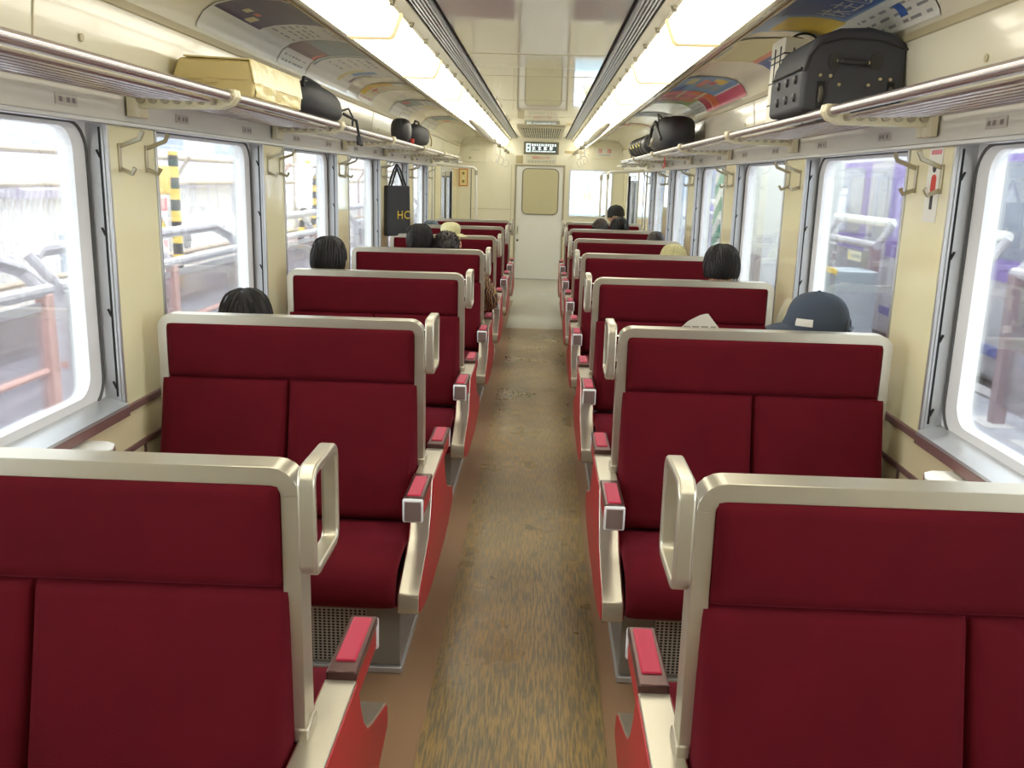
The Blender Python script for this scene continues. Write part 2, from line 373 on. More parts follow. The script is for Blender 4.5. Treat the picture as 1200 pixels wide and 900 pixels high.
# vestibule side walls and doors
dn = 0
for s in (-1, 1):
    wv = [o for o in COL.objects if o.name == 'wall_'+SIDE[s]][0]
    B = lambda x0, x1, y0, y1, z0, z1, name, m, par=wv, **k: MB().box(s*x0, s*x1, y0, y1, z0, z1).build(name, m, par, **k)
    B(XW, XW+.12, 11.225, 12.25, 0, 1.712, 'door_pocket', PILL)
    B(XW, XW+.12, 13.66, YE, 0, 1.712, 'corner_panel', PILL)
    B(XW, XW+.12, 12.25, 13.66, 1.66, 1.712, 'door_header', SILV)
    for y in (11.24, 12.235, 13.66): B(XW-.012, XW+.03, y, y+.02, 0, 1.70, 'door_post', SILV, bevel=.004)
    B(XW-.004, XW+.01, 11.55, 11.565, .1, 1.7, 'pocket_joint', GASK)
    dn += 1
    d = sroot('door_%d' % dn, (s*1.345, 12.96, 0)); d['label'] = '%s sliding passenger door with a tall window' % SIDE[s]
    out = [(-.69, 0), (.69, 0), (.69, 1.66), (-.69, 1.66)]
    for c in (-.345, .345):
        m = MB(); x0, x1 = -.015, .015
        m.box(x0, x1, c-.34, c-.23, 0, 1.655); m.box(x0, x1, c+.23, c+.34, 0, 1.655); m.box(x0, x1, c-.23, c+.23, 0, .80); m.box(x0, x1, c-.23, c+.23, 1.58, 1.655)
        lf = m.build('door_leaf', SILV, d); lf.parent = d
        MB().box(-.003, .003, c-.24, c+.24, .79, 1.59).build('door_pane', GLASS, lf)
        MB().sweep([(-s*.017, p, q) for p, q in rrect(c-.235, c+.235, .795, 1.585, .05)], [(-.01, -.004), (.01, -.004), (.01, .004), (-.01, .004)], (1, 0, 0), closed=True).build('pane_gasket', GASK, lf)
    MB().box(-.02, .02, -.012, .012, 0, 1.655).build('door_seal', BLACK, d)
    MB().box(-.018, .018, .675, .70, 0, 1.655).build('door_seal', BLACK, d)

# end wall -----------------------------------------------------------
we = sroot('wall_end', (0, YE, 0))
def eb(x0, x1, z0, z1, y0=0., y1=.06, name='end_panel', m=CREAM, par=we, **k): return MB().box(x0, x1, y0, y1, z0, z1).build(name, m, par, **k)
eb(-1.42, -.40, 0, 2.6); eb(-.40, .385, 1.80, 2.6); eb(.385, .475, 0, 2.6); eb(1.13, 1.42, 0, 2.6); eb(.475, 1.13, 0, 1.03); eb(.475, 1.13, 1.735, 2.6)
eb(-1.10, -1.09, .0, 1.72, -.006, 0, 'panel_joint', GASK); eb(-1.09, -.46, 1.10, 1.106, -.004, 0, 'panel_joint', MOLD)
eb(-.46, -.454, 0, 1.8, -.004, 0, 'panel_joint', MOLD)
ewin = sroot('window_%d' % (wn+1), (.80, YE, 1.38)); ewin['label'] = 'end wall window beside the crew door'
MB().sweep([(p, -.005, q) for p, q in rrect(-.335, .335, -.36, .36, .02, 3)], [(-.014, -.012), (.014, -.012), (.014, .03), (-.014, .03)], (0, 1, 0), closed=True).build('window_frame', WFR, ewin)
MB().box(-.33, .33, .025, .03, -.355, .355).build('pane', GLASS, ewin)
# crew door
dd = sroot('door_%d' % (dn+1), (-.008, YE, 0)); dd['label'] = 'white end door with rounded cream-blinded window'
MB().box(-.372, .372, .012, .05, .0, 1.785).build('door_leaf', DOORW, dd, bevel=.006)
for a, b, c, e in ((-.395, -.372, 0, 1.80), (.372, .395, 0, 1.80), (-.395, .395, 1.785, 1.806)): MB().box(a, b, -.012, .05, c, e).build('door_frame', mat('door_frame_tan', (178, 168, 140), rough=.35, metal=.2), dd, bevel=.003)
MB().prism(rrect(-.262, .288, 1.045, 1.735, .075), 'y', .004, .014).build('blind', BLIND, dd)
MB().sweep([(p, .008, q) for p, q in rrect(-.27, .296, 1.037, 1.743, .08)], [(-.008, -.006), (.008, -.006), (.008, .006), (-.008, .006)], (0, 1, 0), closed=True).build('window_gasket', mat('gasket_tan', (140, 134, 116), rough=.5), dd)
MB().prism(rrect(-.352, -.306, .70, .86, .022), 'y', -.004, .014).build('handle_plate', WHITE, dd)
MB().tube([(-.33, .0, .84), (-.33, -.03, .82), (-.33, -.03, .75), (-.33, 0, .73)], .007, 8).build('handle', CHR, dd)
MB().lathe([(.018, 0), (.018, .006)], (-.33, .006, .62), 12, 'y').build('lock', GASK, dd)
MB().box(-.39, .39, -.03, .03, 0, .012).build('threshold', SILV, dd)

# partition behind the camera and cab beyond the end window
MB().box(-1.42, 1.42, Y0-.08, Y0, 0, 2.6).build('wall_back', CREAM); struct(COL.objects['wall_back'])

# ================================================================== CEILING LIGHTS
PITCHL = 1.369
ly = [3.646+PITCHL*k for k in range(-3, 8)]
def make_light(s):
    t = thing('ceiling_light', '', 'ceiling light', (s*.62, 0, 2.10), 'fluorescent ceiling lights in two rows')
    L = PITCHL/2-.036; X = lambda x: s*(x-.62)
    sec = [(.713, .004), (.704, -.018), (.55, -.018), (.538, -.008), (.507, .068)]
    MB().prism([(X(x), z) for x, z in sec]+[(X(.507), .075), (X(.712), .075)], 'y', -L, L).build('diffuser', DIFF, t, bevel=.004)
    for e in (-1, 1):
        MB().prism([(X(.7145), .004), (X(.705), -.021), (X(.549), -.021), (X(.534), -.010), (X(.503), .068), (X(.503), .078), (X(.714), .078)], 'y', e*L, e*(L+.0355)).build('end_rim', DIFE, t)
    MB().tube([(X(.508), -L-.01, .072), (X(.508), L+.01, .072)], .007, 8).build('rail', MOLD, t)
    for k in range(3):
        y = -L+.2+k*(2*L-.4)/2
        m = MB(); m.tube([(X(.512), y, .062), (X(.497), y+.01, .06), (X(.492), y+.012, .074), (X(.50), y+.01, .085)], .005, 6); m.box(X(.516), X(.496), y-.02, y+.02, .064, .08)
        m.build('clip', HOOK, t)
    return t
for s in (-1, 1):
    proto = make_light(s)
    for k in range(len(ly)):
        o = proto if k == 0 else copy_tree(proto)
        yc = ly[k]+PITCHL/2; o.location.y = yc
        o['label'] = '%s glowing ceiling light panel from the end door, %s row' % (['first', 'second', 'third', 'fourth', 'fifth', 'sixth', 'seventh', 'eighth', 'ninth', 'tenth', 'eleventh'][len(ly)-1-k], SIDE[s])

# ================================================================== BENCHES
def offset_poly(pts, d):
    n = len(pts); out = []
    A = sum(pts[i][0]*pts[(i+1) % n][1]-pts[(i+1) % n][0]*pts[i][1] for i in range(n))
    sg = 1 if A > 0 else -1
    for i in range(n):
        p0, p1, p2 = Vector(pts[i-1]), Vector(pts[i]), Vector(pts[(i+1) % n])
        a = (p1-p0).normalized(); b = (p2-p1).normalized()
        na = Vector((-a.y, a.x))*sg; nb = Vector((-b.y, b.x))*sg
        m = (na+nb); k = d/max(.35, 1+na.dot(nb)); out.append(tuple(p1+m*k))
    return out
HALF = [(.17, .578), (.20, .50), (.225, .455), (.27, .408), (.34, .375), (.485, .325), (.508, .316), (.515, .30), (.515, .256), (.50, .246), (.36, .212), (.2, .196)]
PROF = HALF+[(-y, z) for y, z in reversed(HALF)]
def edge(d, r):
    k = min(max(d/r, 0), 1); return math.sqrt(max(0, 1-(1-k)**2))
def make_bench(s):
    t = thing('box_seat', '', 'train seat', (s*.795, 0, 0), 'red double-sided benches along the aisle')
    X = lambda x: s*(x-.795)
    # silver back frame
    r = .034
    path = [(.347, .575), (.347, 1.07-r)]+arc(.347+r, 1.07-r, r, PI, PI/2, 5)+arc(1.235-r, 1.07-r, r, PI/2, 0, 5)+[(1.235, .9), (1.235, .30)]
    MB().sweep([(X(x), 0, z) for x, z in path], [(-.016, -.03), (.016, -.03), (.016, .03), (-.016, .03)], (0, 1, 0)).build('back_frame', ALU, t, bevel=.009, seg=3)
    MB().box(X(.36), X(1.225), -.022, .022, .40, 1.058).build('back_board', RED, t)
    for q in (-1, 1):
        def pad(x0, x1, z0, z1, th, rr, name, nu, nv):
            # backrest cushion on side q
            def fn(u, v):
                x = x0+(x1-x0)*u; z = z0+(z1-z0)*v
                d = min(u, 1-u)*(x1-x0); e = min(v, 1-v)*(z1-z0)
                ez = edge(e, rr); ex = edge(d, rr)
                return (X(x), q*(.014+th(z)*ex*ez), z)
            # denser near edges
            fu = lambda u: .5-.5*math.cos(PI*u)
            return MB().grid(lambda u, v: fn(fu(u), fu(v)), nu, nv).build(name, RED, t, smooth=80)
        pad(.361, 1.221, .868, 1.057, lambda z: .024+.004*math.sin((z-.868)/.19*PI), .012, 'headrest_cushion', 18, 12)
        low = lambda z: .025+.13*max(0, (.863-z)/.44)**1.05
        pad(.350, .7985, .41, .8675, low, .012, 'back_cushion', 14, 14)
        pad(.8015, 1.243, .41, .8675, low, .012, 'back_cushion', 14, 14)
        # seat cushion
        def sc(u, v):
            x = .350+(1.248-.350)*u; d = min(u, 1-u)*.9
            # v runs around section: bottom front -> front -> top -> back
            secp = [(.50, .27), (.538, .275), (.548, .31), (.545, .35), (.53, .385), (.50, .408), (.45, .42), (.36, .425), (.24, .415), (.10, .40)]
            y, z = along(secp, v); k = edge(d, .03)
            return (X(x), q*(y-(1-k)*.02), z-(1-k)*.03*(1 if z > .3 else 0))
        fu = lambda u: .5-.5*math.cos(PI*u)
        m = MB().grid(lambda u, v: sc(fu(u), v), 16, 22); m.build('seat_cushion', RED, t, smooth=80)
        MB().box(X(.352), X(1.245), q*.06, q*.51, .262, .275).build('seat_pan', GREY, t)
        # arm with pad, trim and cap
        ab = MB().box(X(.2845), X(.3405), q*.172, q*.408, .518, .586).build('armrest', REDP, t, bevel=.004)
        MB().prism([(X(.2815), q*.171), (X(.3435), q*.171), (X(.3435), q*.412), (X(.2815), q*.412)], 'z', .572, .594).build('pad_trim', BRONZE, ab, bevel=.004)
        MB().box(X(.291), X(.334), q*.212, q*.398, .590, .5985).build('armrest_pad', PADR, ab, bevel=.004)
        m = MB().box(X(.280), X(.345), q*.406, q*.420, .512, .590); ec = m.build('end_cap', WFR, ab, bevel=.006)
        MB().box(X(.2865), X(.3385), q*.4185, q*.4225, .519, .583).build('cap_face', CAPG, ab, bevel=.002)
        # perforated heater front
        MB().box(X(.46), X(1.22), q*.418, q*.424, .035, .225).build('heater_grille', PERF, t)
        MB().box(X(.352), X(.452), q*.418, q*.426, .03, .25).build('heater_end_plate', GREY, t, bevel=.002)
        MB().box(X(.348), X(1.27), q*.415, q*.432, .0, .02).build('heater_kick_strip', SILV, t, bevel=.002)
    # aisle side body
    MB().prism(PROF, 'x', X(.2805), X(.345)).build('armrest_body', ALU, t, bevel=.003)
    MB().prism(offset_poly(PROF, .006), 'x', X(.2775), X(.2815)).build('side_panel', REDP, t)
    MB().prism(offset_poly(PROF, .006), 'x', X(.344), X(.3475)).build('inner_panel', REDP, t)
    # grab handle
    hp = [(X(.305), p, q) for p, q in rrect(-.08, .08, .92, 1.096, .022, 5)]
    hd = MB().sweep(hp, [(-.008, -.015), (.008, -.015), (.008, .015), (-.008, .015)], (1, 0, 0), closed=True).build('grab_handle', ALU, t, bevel=.005, seg=3)
    for z in (.955, 1.04): MB().box(X(.317), X(.337), -.014, .014, z-.016, z+.016).build('handle_mount', CHR, hd, bevel=.003)
    MB().box(X(.325), X(.352), -.034, .034, .572, .60).build('post_foot', ALU, t, bevel=.004)
    # under-seat heater case
    MB().box(X(.352), X(1.27), -.418, .418, .0, .262).build('heater_case', GREY, t, bevel=.004)
    MB().box(X(.345), X(.356), -.43, .43, .0, .018).build('case_edge_strip', SILV, t)
    return t
BENCH = {}
for s in (-1, 1):
    p = make_bench(s)
    for k, y in enumerate(ROWS):
        o = p if k == 0 else copy_tree(p); o.location.y = y; BENCH[(s, k)] = o
        o['label'] = '%s red double bench from the camera on the %s of the aisle' % (ORD[k] if k else 'first', SIDE[s])

# ================================================================== WINDOW TABLES
for s in (-1, 1):
    for k, (a, b) in enumerate(BAYS[1:]):
        y = (a+b)/2-.02
        pts = [(1.31, -.33), (1.235, -.33), (1.205, -.31), (1.188, -.26), (1.188, .26), (1.205, .31), (1.235, .33), (1.31, .33)]
        t = thing('window_table', 'small white ledge table under the %s window, %s' % (SIDE[s], ['behind the camera side', 'between the first and second benches', 'between the second and third benches', 'between the third and fourth benches', 'between the fourth and fifth benches', 'between the fifth and sixth benches', 'between the sixth and seventh benches'][k]), 'table', (s*1.31, y+.03, .757), 'ledge tables below the side windows')
        MB().prism([(s*(x-1.31), q) for x, q in pts], 'z', -.008, 0).build('table_top', WHITE, t, bevel=.003)
        MB().prism([(s*(x-1.31), q) for x, q in pts], 'z', -.034, -.008).build('table_edge', DADO, t)
        MB().prism([(0, -.034), (s*-.09, -.034), (0, -.13)], 'y', -.02, .02).build('bracket', GREY, t)

# ================================================================== LUGGAGE RACKS
def make_rack(s):
    t = thing('luggage_rack', '', 'luggage rack', (s*1.295, 0, 1.79), 'overhead luggage racks')
    X = lambda x: s*(x-1.295); L = .79
    MB().tube([(X(.972), -L, .014), (X(.972), L, .014)], .0165, 12).build('front_rail', ROD, t)
    for k in range(7):
        x = 1.018+.04*k
        MB().tube([(X(x), -L, -.004+.0015*k), (X(x), L, -.004+.0015*k)], .0085, 8).build('rod', ROD, t)
    for e in (-1, 1):
        prof = [(X(.950), .036), (X(.945), .012), (X(.962), -.012), (X(1.0), -.026), (X(1.29), -.03), (X(1.29), .0), (X(1.03), .006), (X(.995), .034)]
        m = MB().prism(prof, 'y', e*.772, e*.795); b = m.build('bracket', BRK, t, bevel=.004)
        MB().box(X(1.297), X(1.27), e*.745, e*.798, -.06, .02).build('wall_mount', BRK, b, bevel=.004)
        for k in range(8):
            x = .972 if k == 0 else 1.018+.04*(k-1); r_ = .021 if k == 0 else .0125
            MB().lathe([(r_, -.012), (r_, .012)], (X(x), e*.770, .014 if k == 0 else -.004), 10, 'y').build('rod_collar', HOOK, b)
    return t
for s in (-1, 1):
    p = make_rack(s)
    for k, (a, b) in enumerate(BAYS):
        o = p if k == 0 else copy_tree(p); o.location.y = (a+b)/2
        o['label'] = 'steel-rod luggage rack above the %s %s window' % (['behind-camera', 'camera-side', 'nearest visible', 'second visible', 'third visible', 'fourth visible', 'fifth visible', 'sixth visible'][k], SIDE[s])
# number plates on the frieze
PLT = mat('plate_grey', (196, 190, 180), rough=.4); PC_GREY = mat('plate_print', (136, 128, 124), rough=.5)
for s in (-1, 1):
    for k, (a, b) in enumerate(BAYS[2:]):
        for j, e in enumerate((-.38, .38)):
            t = thing('seat_number_plate', 'small grey seat plate at the %s end of the strip over the %s %s window' % (('near', 'far')[j], ORD[k], SIDE[s]), 'plate', (s*1.304, (a+b)/2+e, 1.752), 'seat plates above the windows')
            MB().box(0, s*-.003, -.06, .06, -.015, .015).build('plate', PLT, t)
            for q in (-.042, .0, .03): MB().box(s*-.003, s*-.0036, q, q+.018, -.007, .007).build('print', PC_GREY, t)

# ================================================================== COAT HOOKS
def make_hook(s):
    t = thing('coat_hook', '', 'hook', (s*XW, 0, 1.60), 'metal coat hooks on the pillars')
    m = MB().box(0, s*-.006, -.009, .009, -.045, .045); m.build('back_plate', HOOK, t, bevel=.002)
    pr = [(-.007, -.005), (.007, -.005), (.007, .005), (-.007, .005)]
    for nm, pth in (('upper_prong', [(-.004, .035), (-.07, .06), (-.082, .085)]), ('lower_prong', [(-.004, -.035), (-.04, -.05), (-.05, -.03)])):
        MB().sweep([(s*x, 0, z) for x, z in pth], pr, (0, 1, 0)).build(nm, HOOK, t, bevel=.002)
    return t
for s in (-1, 1):
    p = make_hook(s); first = True
    for k, y in enumerate(ROWS):
        for j, e in enumerate((-.10, .10)):
            if k == 6 and j: continue
            o = p if first else copy_tree(p); first = False
            o.location.y = y+e
            o['label'] = '%s coat hook on the %s pillar beside the %s red bench' % (('nearer', 'farther')[j] if k < 6 else 'single', SIDE[s], ORD[k])

# ================================================================== POSTERS ON THE COVE
def C_(n, *rgb): return mat('print_'+n, rgb, rough=.3, var=.03)
PC = dict(white=C_('white', 232, 232, 222), navy=C_('navy', 92, 86, 112), grey=C_('grey', 150, 152, 150), ink=C_('ink', 92, 92, 96), blue=C_('blue', 70, 104, 178), sky=C_('sky', 122, 164, 206),
          yellow=C_('yellow', 238, 204, 70), orange=C_('orange', 226, 120, 62), pink=C_('pink', 222, 96, 124), rose=C_('rose', 196, 70, 86), green=C_('green', 150, 184, 84), teal=C_('teal', 140, 160, 158), brown=C_('brown', 134, 112, 108), pale=C_('pale', 222, 214, 150), salmon=C_('salmon', 228, 134, 110), cream=C_('cream_p', 232, 222, 180))
PN = list(PC)
def poster(s, y0, y1, rects, label, base='white', words=()):
    # u along y (0 near .. 1 far), v from the moulding (0) up to the band (1)
    t = thing('poster', label, 'poster', (s*1.25, (y0+y1)/2, 2.08), 'advertising posters on the curved ceiling side')
    def pos(u, v, off=.004):
        p = along(COVEP, .04+.92*v); q = along(COVEP, min(1, .04+.92*v+.02)); tx, tz = q[0]-p[0], q[1]-p[1]; L = math.hypot(tx, tz) or 1
        nx, nz = -tz/L, tx/L   # inward normal (towards the aisle, down)
        return (s*(p[0]+nx*off)-s*1.25, y0+(y1-y0)*u-(y0+y1)/2, p[1]+nz*off-2.08)
    def mf(u, v):
        k = base
        for (u0, u1, v0, v1, c) in rects:
            if u0 <= u <= u1 and v0 <= v <= v1: k = c
        return PN.index(k)
    MB().grid(lambda u, v: pos(u, v), 48, 44, mfn=mf).build('sheet', [PC[k] for k in PN], t, smooth=80)
    MB().grid(lambda u, v: pos(u, v, .002), 2, 20).build('backing', PC['grey'], t, smooth=80)
    for body, size, u, v, c in words:
        Lc = COVELEN*.92
        text_mesh(body, size, 'lettering', PC[c], t, fn=lambda x, y: Vector(pos(u-s*x*1.15/(y1-y0), v+y/Lc, .0052)))
    return t
def lines(u0, u1, v0, v1, n, c='ink', seed=1):
    R = random.Random(seed); out = []
    for i in range(n):
        v = v0+(v1-v0)*i/max(1, n-1); u = u0
        while u < u1:
            w_ = R.uniform(.03, .09); out.append((u, min(u+w_, u1), v-.012, v+.012, c)); u += w_+R.uniform(.025, .05)
    return out
poster(-1, 3.55, 4.58, [(0.02, .56, .22, 1, 'navy'), (.18, .25, .35, .42, 'cream'), (.3, .36, .36, .40, 'salmon'), (.34, .42, .26, .34, 'cream')]+lines(.6, .95, .34, .62, 5, 'grey', 2)+lines(.66, .9, .78, .86, 2, 'grey', 3), 'dark navy and white poster on the left cove, nearest to the camera')
poster(-1, 4.60, 5.12, [(0, 1, .2, 1, 'teal'), (0, 1, .2, .42, 'brown'), (.85, .95, .2, .36, 'salmon'), (.1, .5, .9, .94, 'cream')]+lines(.1, .85, .06, .12, 2, 'grey', 5), 'dark teal and brown poster next to the navy poster on the left cove')
poster(-1, 5.14, 6.18, [(.02, .06, .15, .9, 'teal'), (.9, .96, .15, .5, 'brown'), (.62, .70, .12, .5, 'pale'), (.72, .86, .30, .62, 'sky')]+lines(.15, .5, .3, .75, 5, 'grey', 8), 'white poster with a dark green bar on the left cove')
poster(-1, 6.55, 7.07, [(0, .35, .1, .6, 'yellow'), (.4, .9, .1, .7, 'cream'), (.5, .62, .2, .3, 'rose'), (.1, .9, .75, .95, 'pale')]+lines(.1, .9, .06, .4, 3, 'salmon', 9), 'cream poster with a yellow corner on the left cove')
poster(-1, 7.9, 8.42, [(0, 1, .25, .6, 'teal'), (.1, .6, .28, .4, 'rose')]+lines(.1, .9, .7, .9, 3, 'grey', 10), 'grey and rose poster above the left tote bag')
poster(-1, 8.44, 8.96, [(0, 1, .5, 1, 'cream')]+lines(.1, .9, .1, .4, 4, 'grey', 11), 'pale poster with grey lines on the left cove')
poster(-1, 9.9, 10.42, [(0, 1, .3, 1, 'teal')], 'green-grey and white poster near the far left end')
poster(-1, 10.44, 10.96, [(0, 1, .3, 1, 'cream'), (.2, .8, .4, .6, 'salmon')], 'cream poster, last on the left cove')
poster(1, 3.0, 4.03, [(0, 1, .28, .98, 'sky'), (0.0, .62, .30, .95, 'blue'), (.66, .98, .26, .72, 'yellow'), (0, .3, .66, .95, 'salmon')]+lines(.05, .6, .06, .2, 3, 'grey', 21)+[(.2, .27, .1, .2, 'blue')], 'blue and yellow poster with large white lettering, nearest on the right cove',
       words=[('株主優待', .115, .36, .42, 'white')])
poster(1, 4.22, 5.0, [(0, 1, .02, .34, 'blue'), (0, 1, .34, .42, 'salmon'), (0, 1, .42, .98, 'pale'), (.2, .8, .86, .98, 'teal')]+lines(.1, .9, .10, .14, 1, 'pale', 22)+lines(.2, .8, .22, .28, 2, 'white', 24), 'pale yellow and blue poster beside the shopping bag')
poster(1, 5.72, 6.55, [(0, 1, .2, 1, 'sky'), (0, 1, 0, .18, 'pink'), (.1, .4, .3, .45, 'yellow'), (.5, .8, .25, .5, 'teal'), (.2, .7, .5, .6, 'salmon'), (.1, .5, .65, .8, 'pale'), (.6, 1, .7, 1, 'blue'), (.3, .5, .38, .48, 'rose')], 'multicoloured poster with a pink strip on the right cove')
poster(1, 6.57, 7.05, [(0, 1, 0, 1, 'pink'), (.0, .5, .05, .5, 'orange'), (.5, 1, .05, .25, 'rose'), (.5, 1, .5, .8, 'rose'), (0, .5, .75, 1, 'salmon'), (.48, .52, 0, 1, 'cream'), (0, 1, .3, .33, 'cream'), (0, 1, .6, .63, 'cream')], 'orange and pink checked poster on the right cove')
poster(1, 7.07, 7.6, [(0, 1, .24, .7, 'green'), (0, .5, .3, .75, 'orange'), (.2, .6, .5, 1, 'rose')]+lines(.1, .9, .06, .16, 3, 'grey', 31), 'green and orange poster with a white foot above the backpack')
poster(1, 8.6, 9.12, [(0, 1, .3, 1, 'teal'), (.2, .8, .4, .6, 'brown')], 'grey poster beyond the backpack on the right cove')
poster(1, 10.3, 10.82, [(0, .2, 0, 1, 'orange'), (.2, 1, .1, .6, 'pale'), (.3, .8, .65, .9, 'salmon')], 'cream and orange poster, last on the right cove')

# ================================================================== END WALL FITTINGS
def glyph(R, x, z, w_, h, d, m):
    # small character-like cluster of strokes
    for i in range(3):
        zz = z-h/2+h*(i+.5)/3; m.box(x-w_*R.uniform(.3, .5), x+w_*R.uniform(.3, .5), d, d+.0015, zz-h*.06, zz+h*.06)
    for i in range(2):
        xx = x+w_*R.uniform(-.35, .35); m.box(xx-w_*.06, xx+w_*.06, d, d+.0015, z-h*.5, z+h*.5)
R = random.Random(5)
t = thing('information_display', 'lit display panel with white characters above the white end door', 'display', (0, YE, 2.06))
MB().box(-.275, .275, -.035, 0, -.093, .093).build('housing', mat('display_housing', (132, 128, 106), rough=.4), t, bevel=.006)
MB().box(-.245, .245, -.038, -.034, -.07, .072).build('screen', mat('display_dark', (66, 76, 80), rough=.2, emit=.15), t)
LIT = mat('display_lit', (228, 236, 232), rough=.4, emit=.9)
MB().box(-.24, -.165, -.040, -.037, -.065, .068).build('logo_field', mat('display_pale', (196, 214, 208), rough=.4, emit=.7), t)
m = MB(); m.lathe([(.018, 0), (.018, .002)], (-.20, -.042, .03), 14, 'y'); m.box(-.215, -.188, -.0425, -.04, -.045, -.01); m.build('logo', mat('display_blue', (96, 128, 150), rough=.4), t)
m = MB()
for k in range(11): glyph(R, -.135+.035*k, .045, .03, .036, -.041, m)
for k in range(4): glyph(R, -.115+.09*k, -.006, .056, .054, -.041, m)
for k in range(14): glyph(R, -.14+.027*k, -.052, .022, .02, -.041, m)
m.build('characters', LIT, t)
t = thing('notice', 'white crew-room notice with red heading over the end door', 'notice', (.006, YE, 1.88))
MB().box(-.24, .24, -.003, 0, -.062, .062).build('sheet', mat('notice_paper', (224, 222, 202), rough=.4), t)
text_mesh('乗務員室立ち入り禁止', .04, 'lettering', REDINK, t, fn=lambda x, y: Vector((x*.72, -.0045, y+.03)))
m = MB()
for r_ in range(3):
    x = -.215
    while x < .2: a = R.uniform(.02, .05); m.box(x, x+a, -.0042, -.003, -.014-.017*r_, -.006-.017*r_); x += a+.012
m.build('small_print', mat('print_faint', (168, 164, 150), rough=.6), t)
tag(MB().box(.37, .66, -.004, 0, -.02, .02).build('name_plate', mat('plate_brownish', (196, 178, 132), rough=.4), None, loc=(0, YE, 2.01)), 'faint tan nameplate to the right of the lit display', 'plate')
m = MB()
t = thing('speaker_grille', 'small square tan grille left of the red-headed notice', 'speaker', (-.335, YE, 1.88))
MB().box(-.05, .05, -.012, 0, -.06, .06).build('frame', mat('grille_tan', (186, 172, 134), rough=.4), t, bevel=.003)
for k in range(5): MB().box(-.04, .04, -.014, -.011, -.045+.02*k, -.037+.02*k).build('slat', MOLD, t)
# panels in the upper corners
t = thing('service_panel', 'cream service panel in the upper left corner of the end wall', 'panel', (-1.04, YE, 1.96))
MB().prism([(-.19, -.135), (.18, -.135), (.18, .06), (.12, .14), (-.12, .14), (-.19, .05)], 'y', -.008, 0).build('cover', CREAM, t, bevel=.003)
MB().box(-.06, .07, -.011, -.007, .045, .052).build('latch', MOLD, t); MB().lathe([(.02, -.011), (.02, -.007)], (-.08, 0, -.075), 12, 'y').build('lock', MOLD, t)
t = thing('no_smoking_sign', 'cream corner panel with red no-smoking characters on the right', 'sign', (1.0, YE, 2.02))
MB().prism([(-.20, -.10), (.20, -.10), (.20, .05), (.13, .10), (-.2, .10)], 'y', -.008, 0).build('panel', CREAM, t, bevel=.003)
MB().box(-.135, .12, -.010, -.007, -.065, .055).build('sheet', WHITE, t)
for x, ch in ((-.075, '禁'), (.065, '煙')): text_mesh(ch, .075, 'lettering', REDINK, t, fn=lambda a, b, x=x: Vector((x+a, -.0115, b+.012)))
text_mesh('NO SMOKING', .026, 'lettering', INK, t, fn=lambda a, b: Vector((a-.005, -.0115, b-.043)))
t = thing('framed_notice', 'tall cream notice in an orange frame, left side of the end wall', 'notice', (-1.22, YE, 1.58))
MB().box(-.072, .072, -.012, 0, -.135, .135).build('frame', mat('orange_frame', (206, 120, 62), rough=.4), t, bevel=.003)
MB().box(-.058, .058, -.014, -.011, -.12, .12).build('sheet', mat('notice_cream', (236, 220, 160), rough=.4), t)
for z in (-.06, .065): MB().lathe([(.022, -.0155), (.022, -.013)], (0, 0, z), 16, 'y').build('print', mat('print_olive', (150, 128, 80), rough=.5), t)
MB().box(-.02, .02, -.0155, -.013, -.01, .008).build('print', WHITE, t)

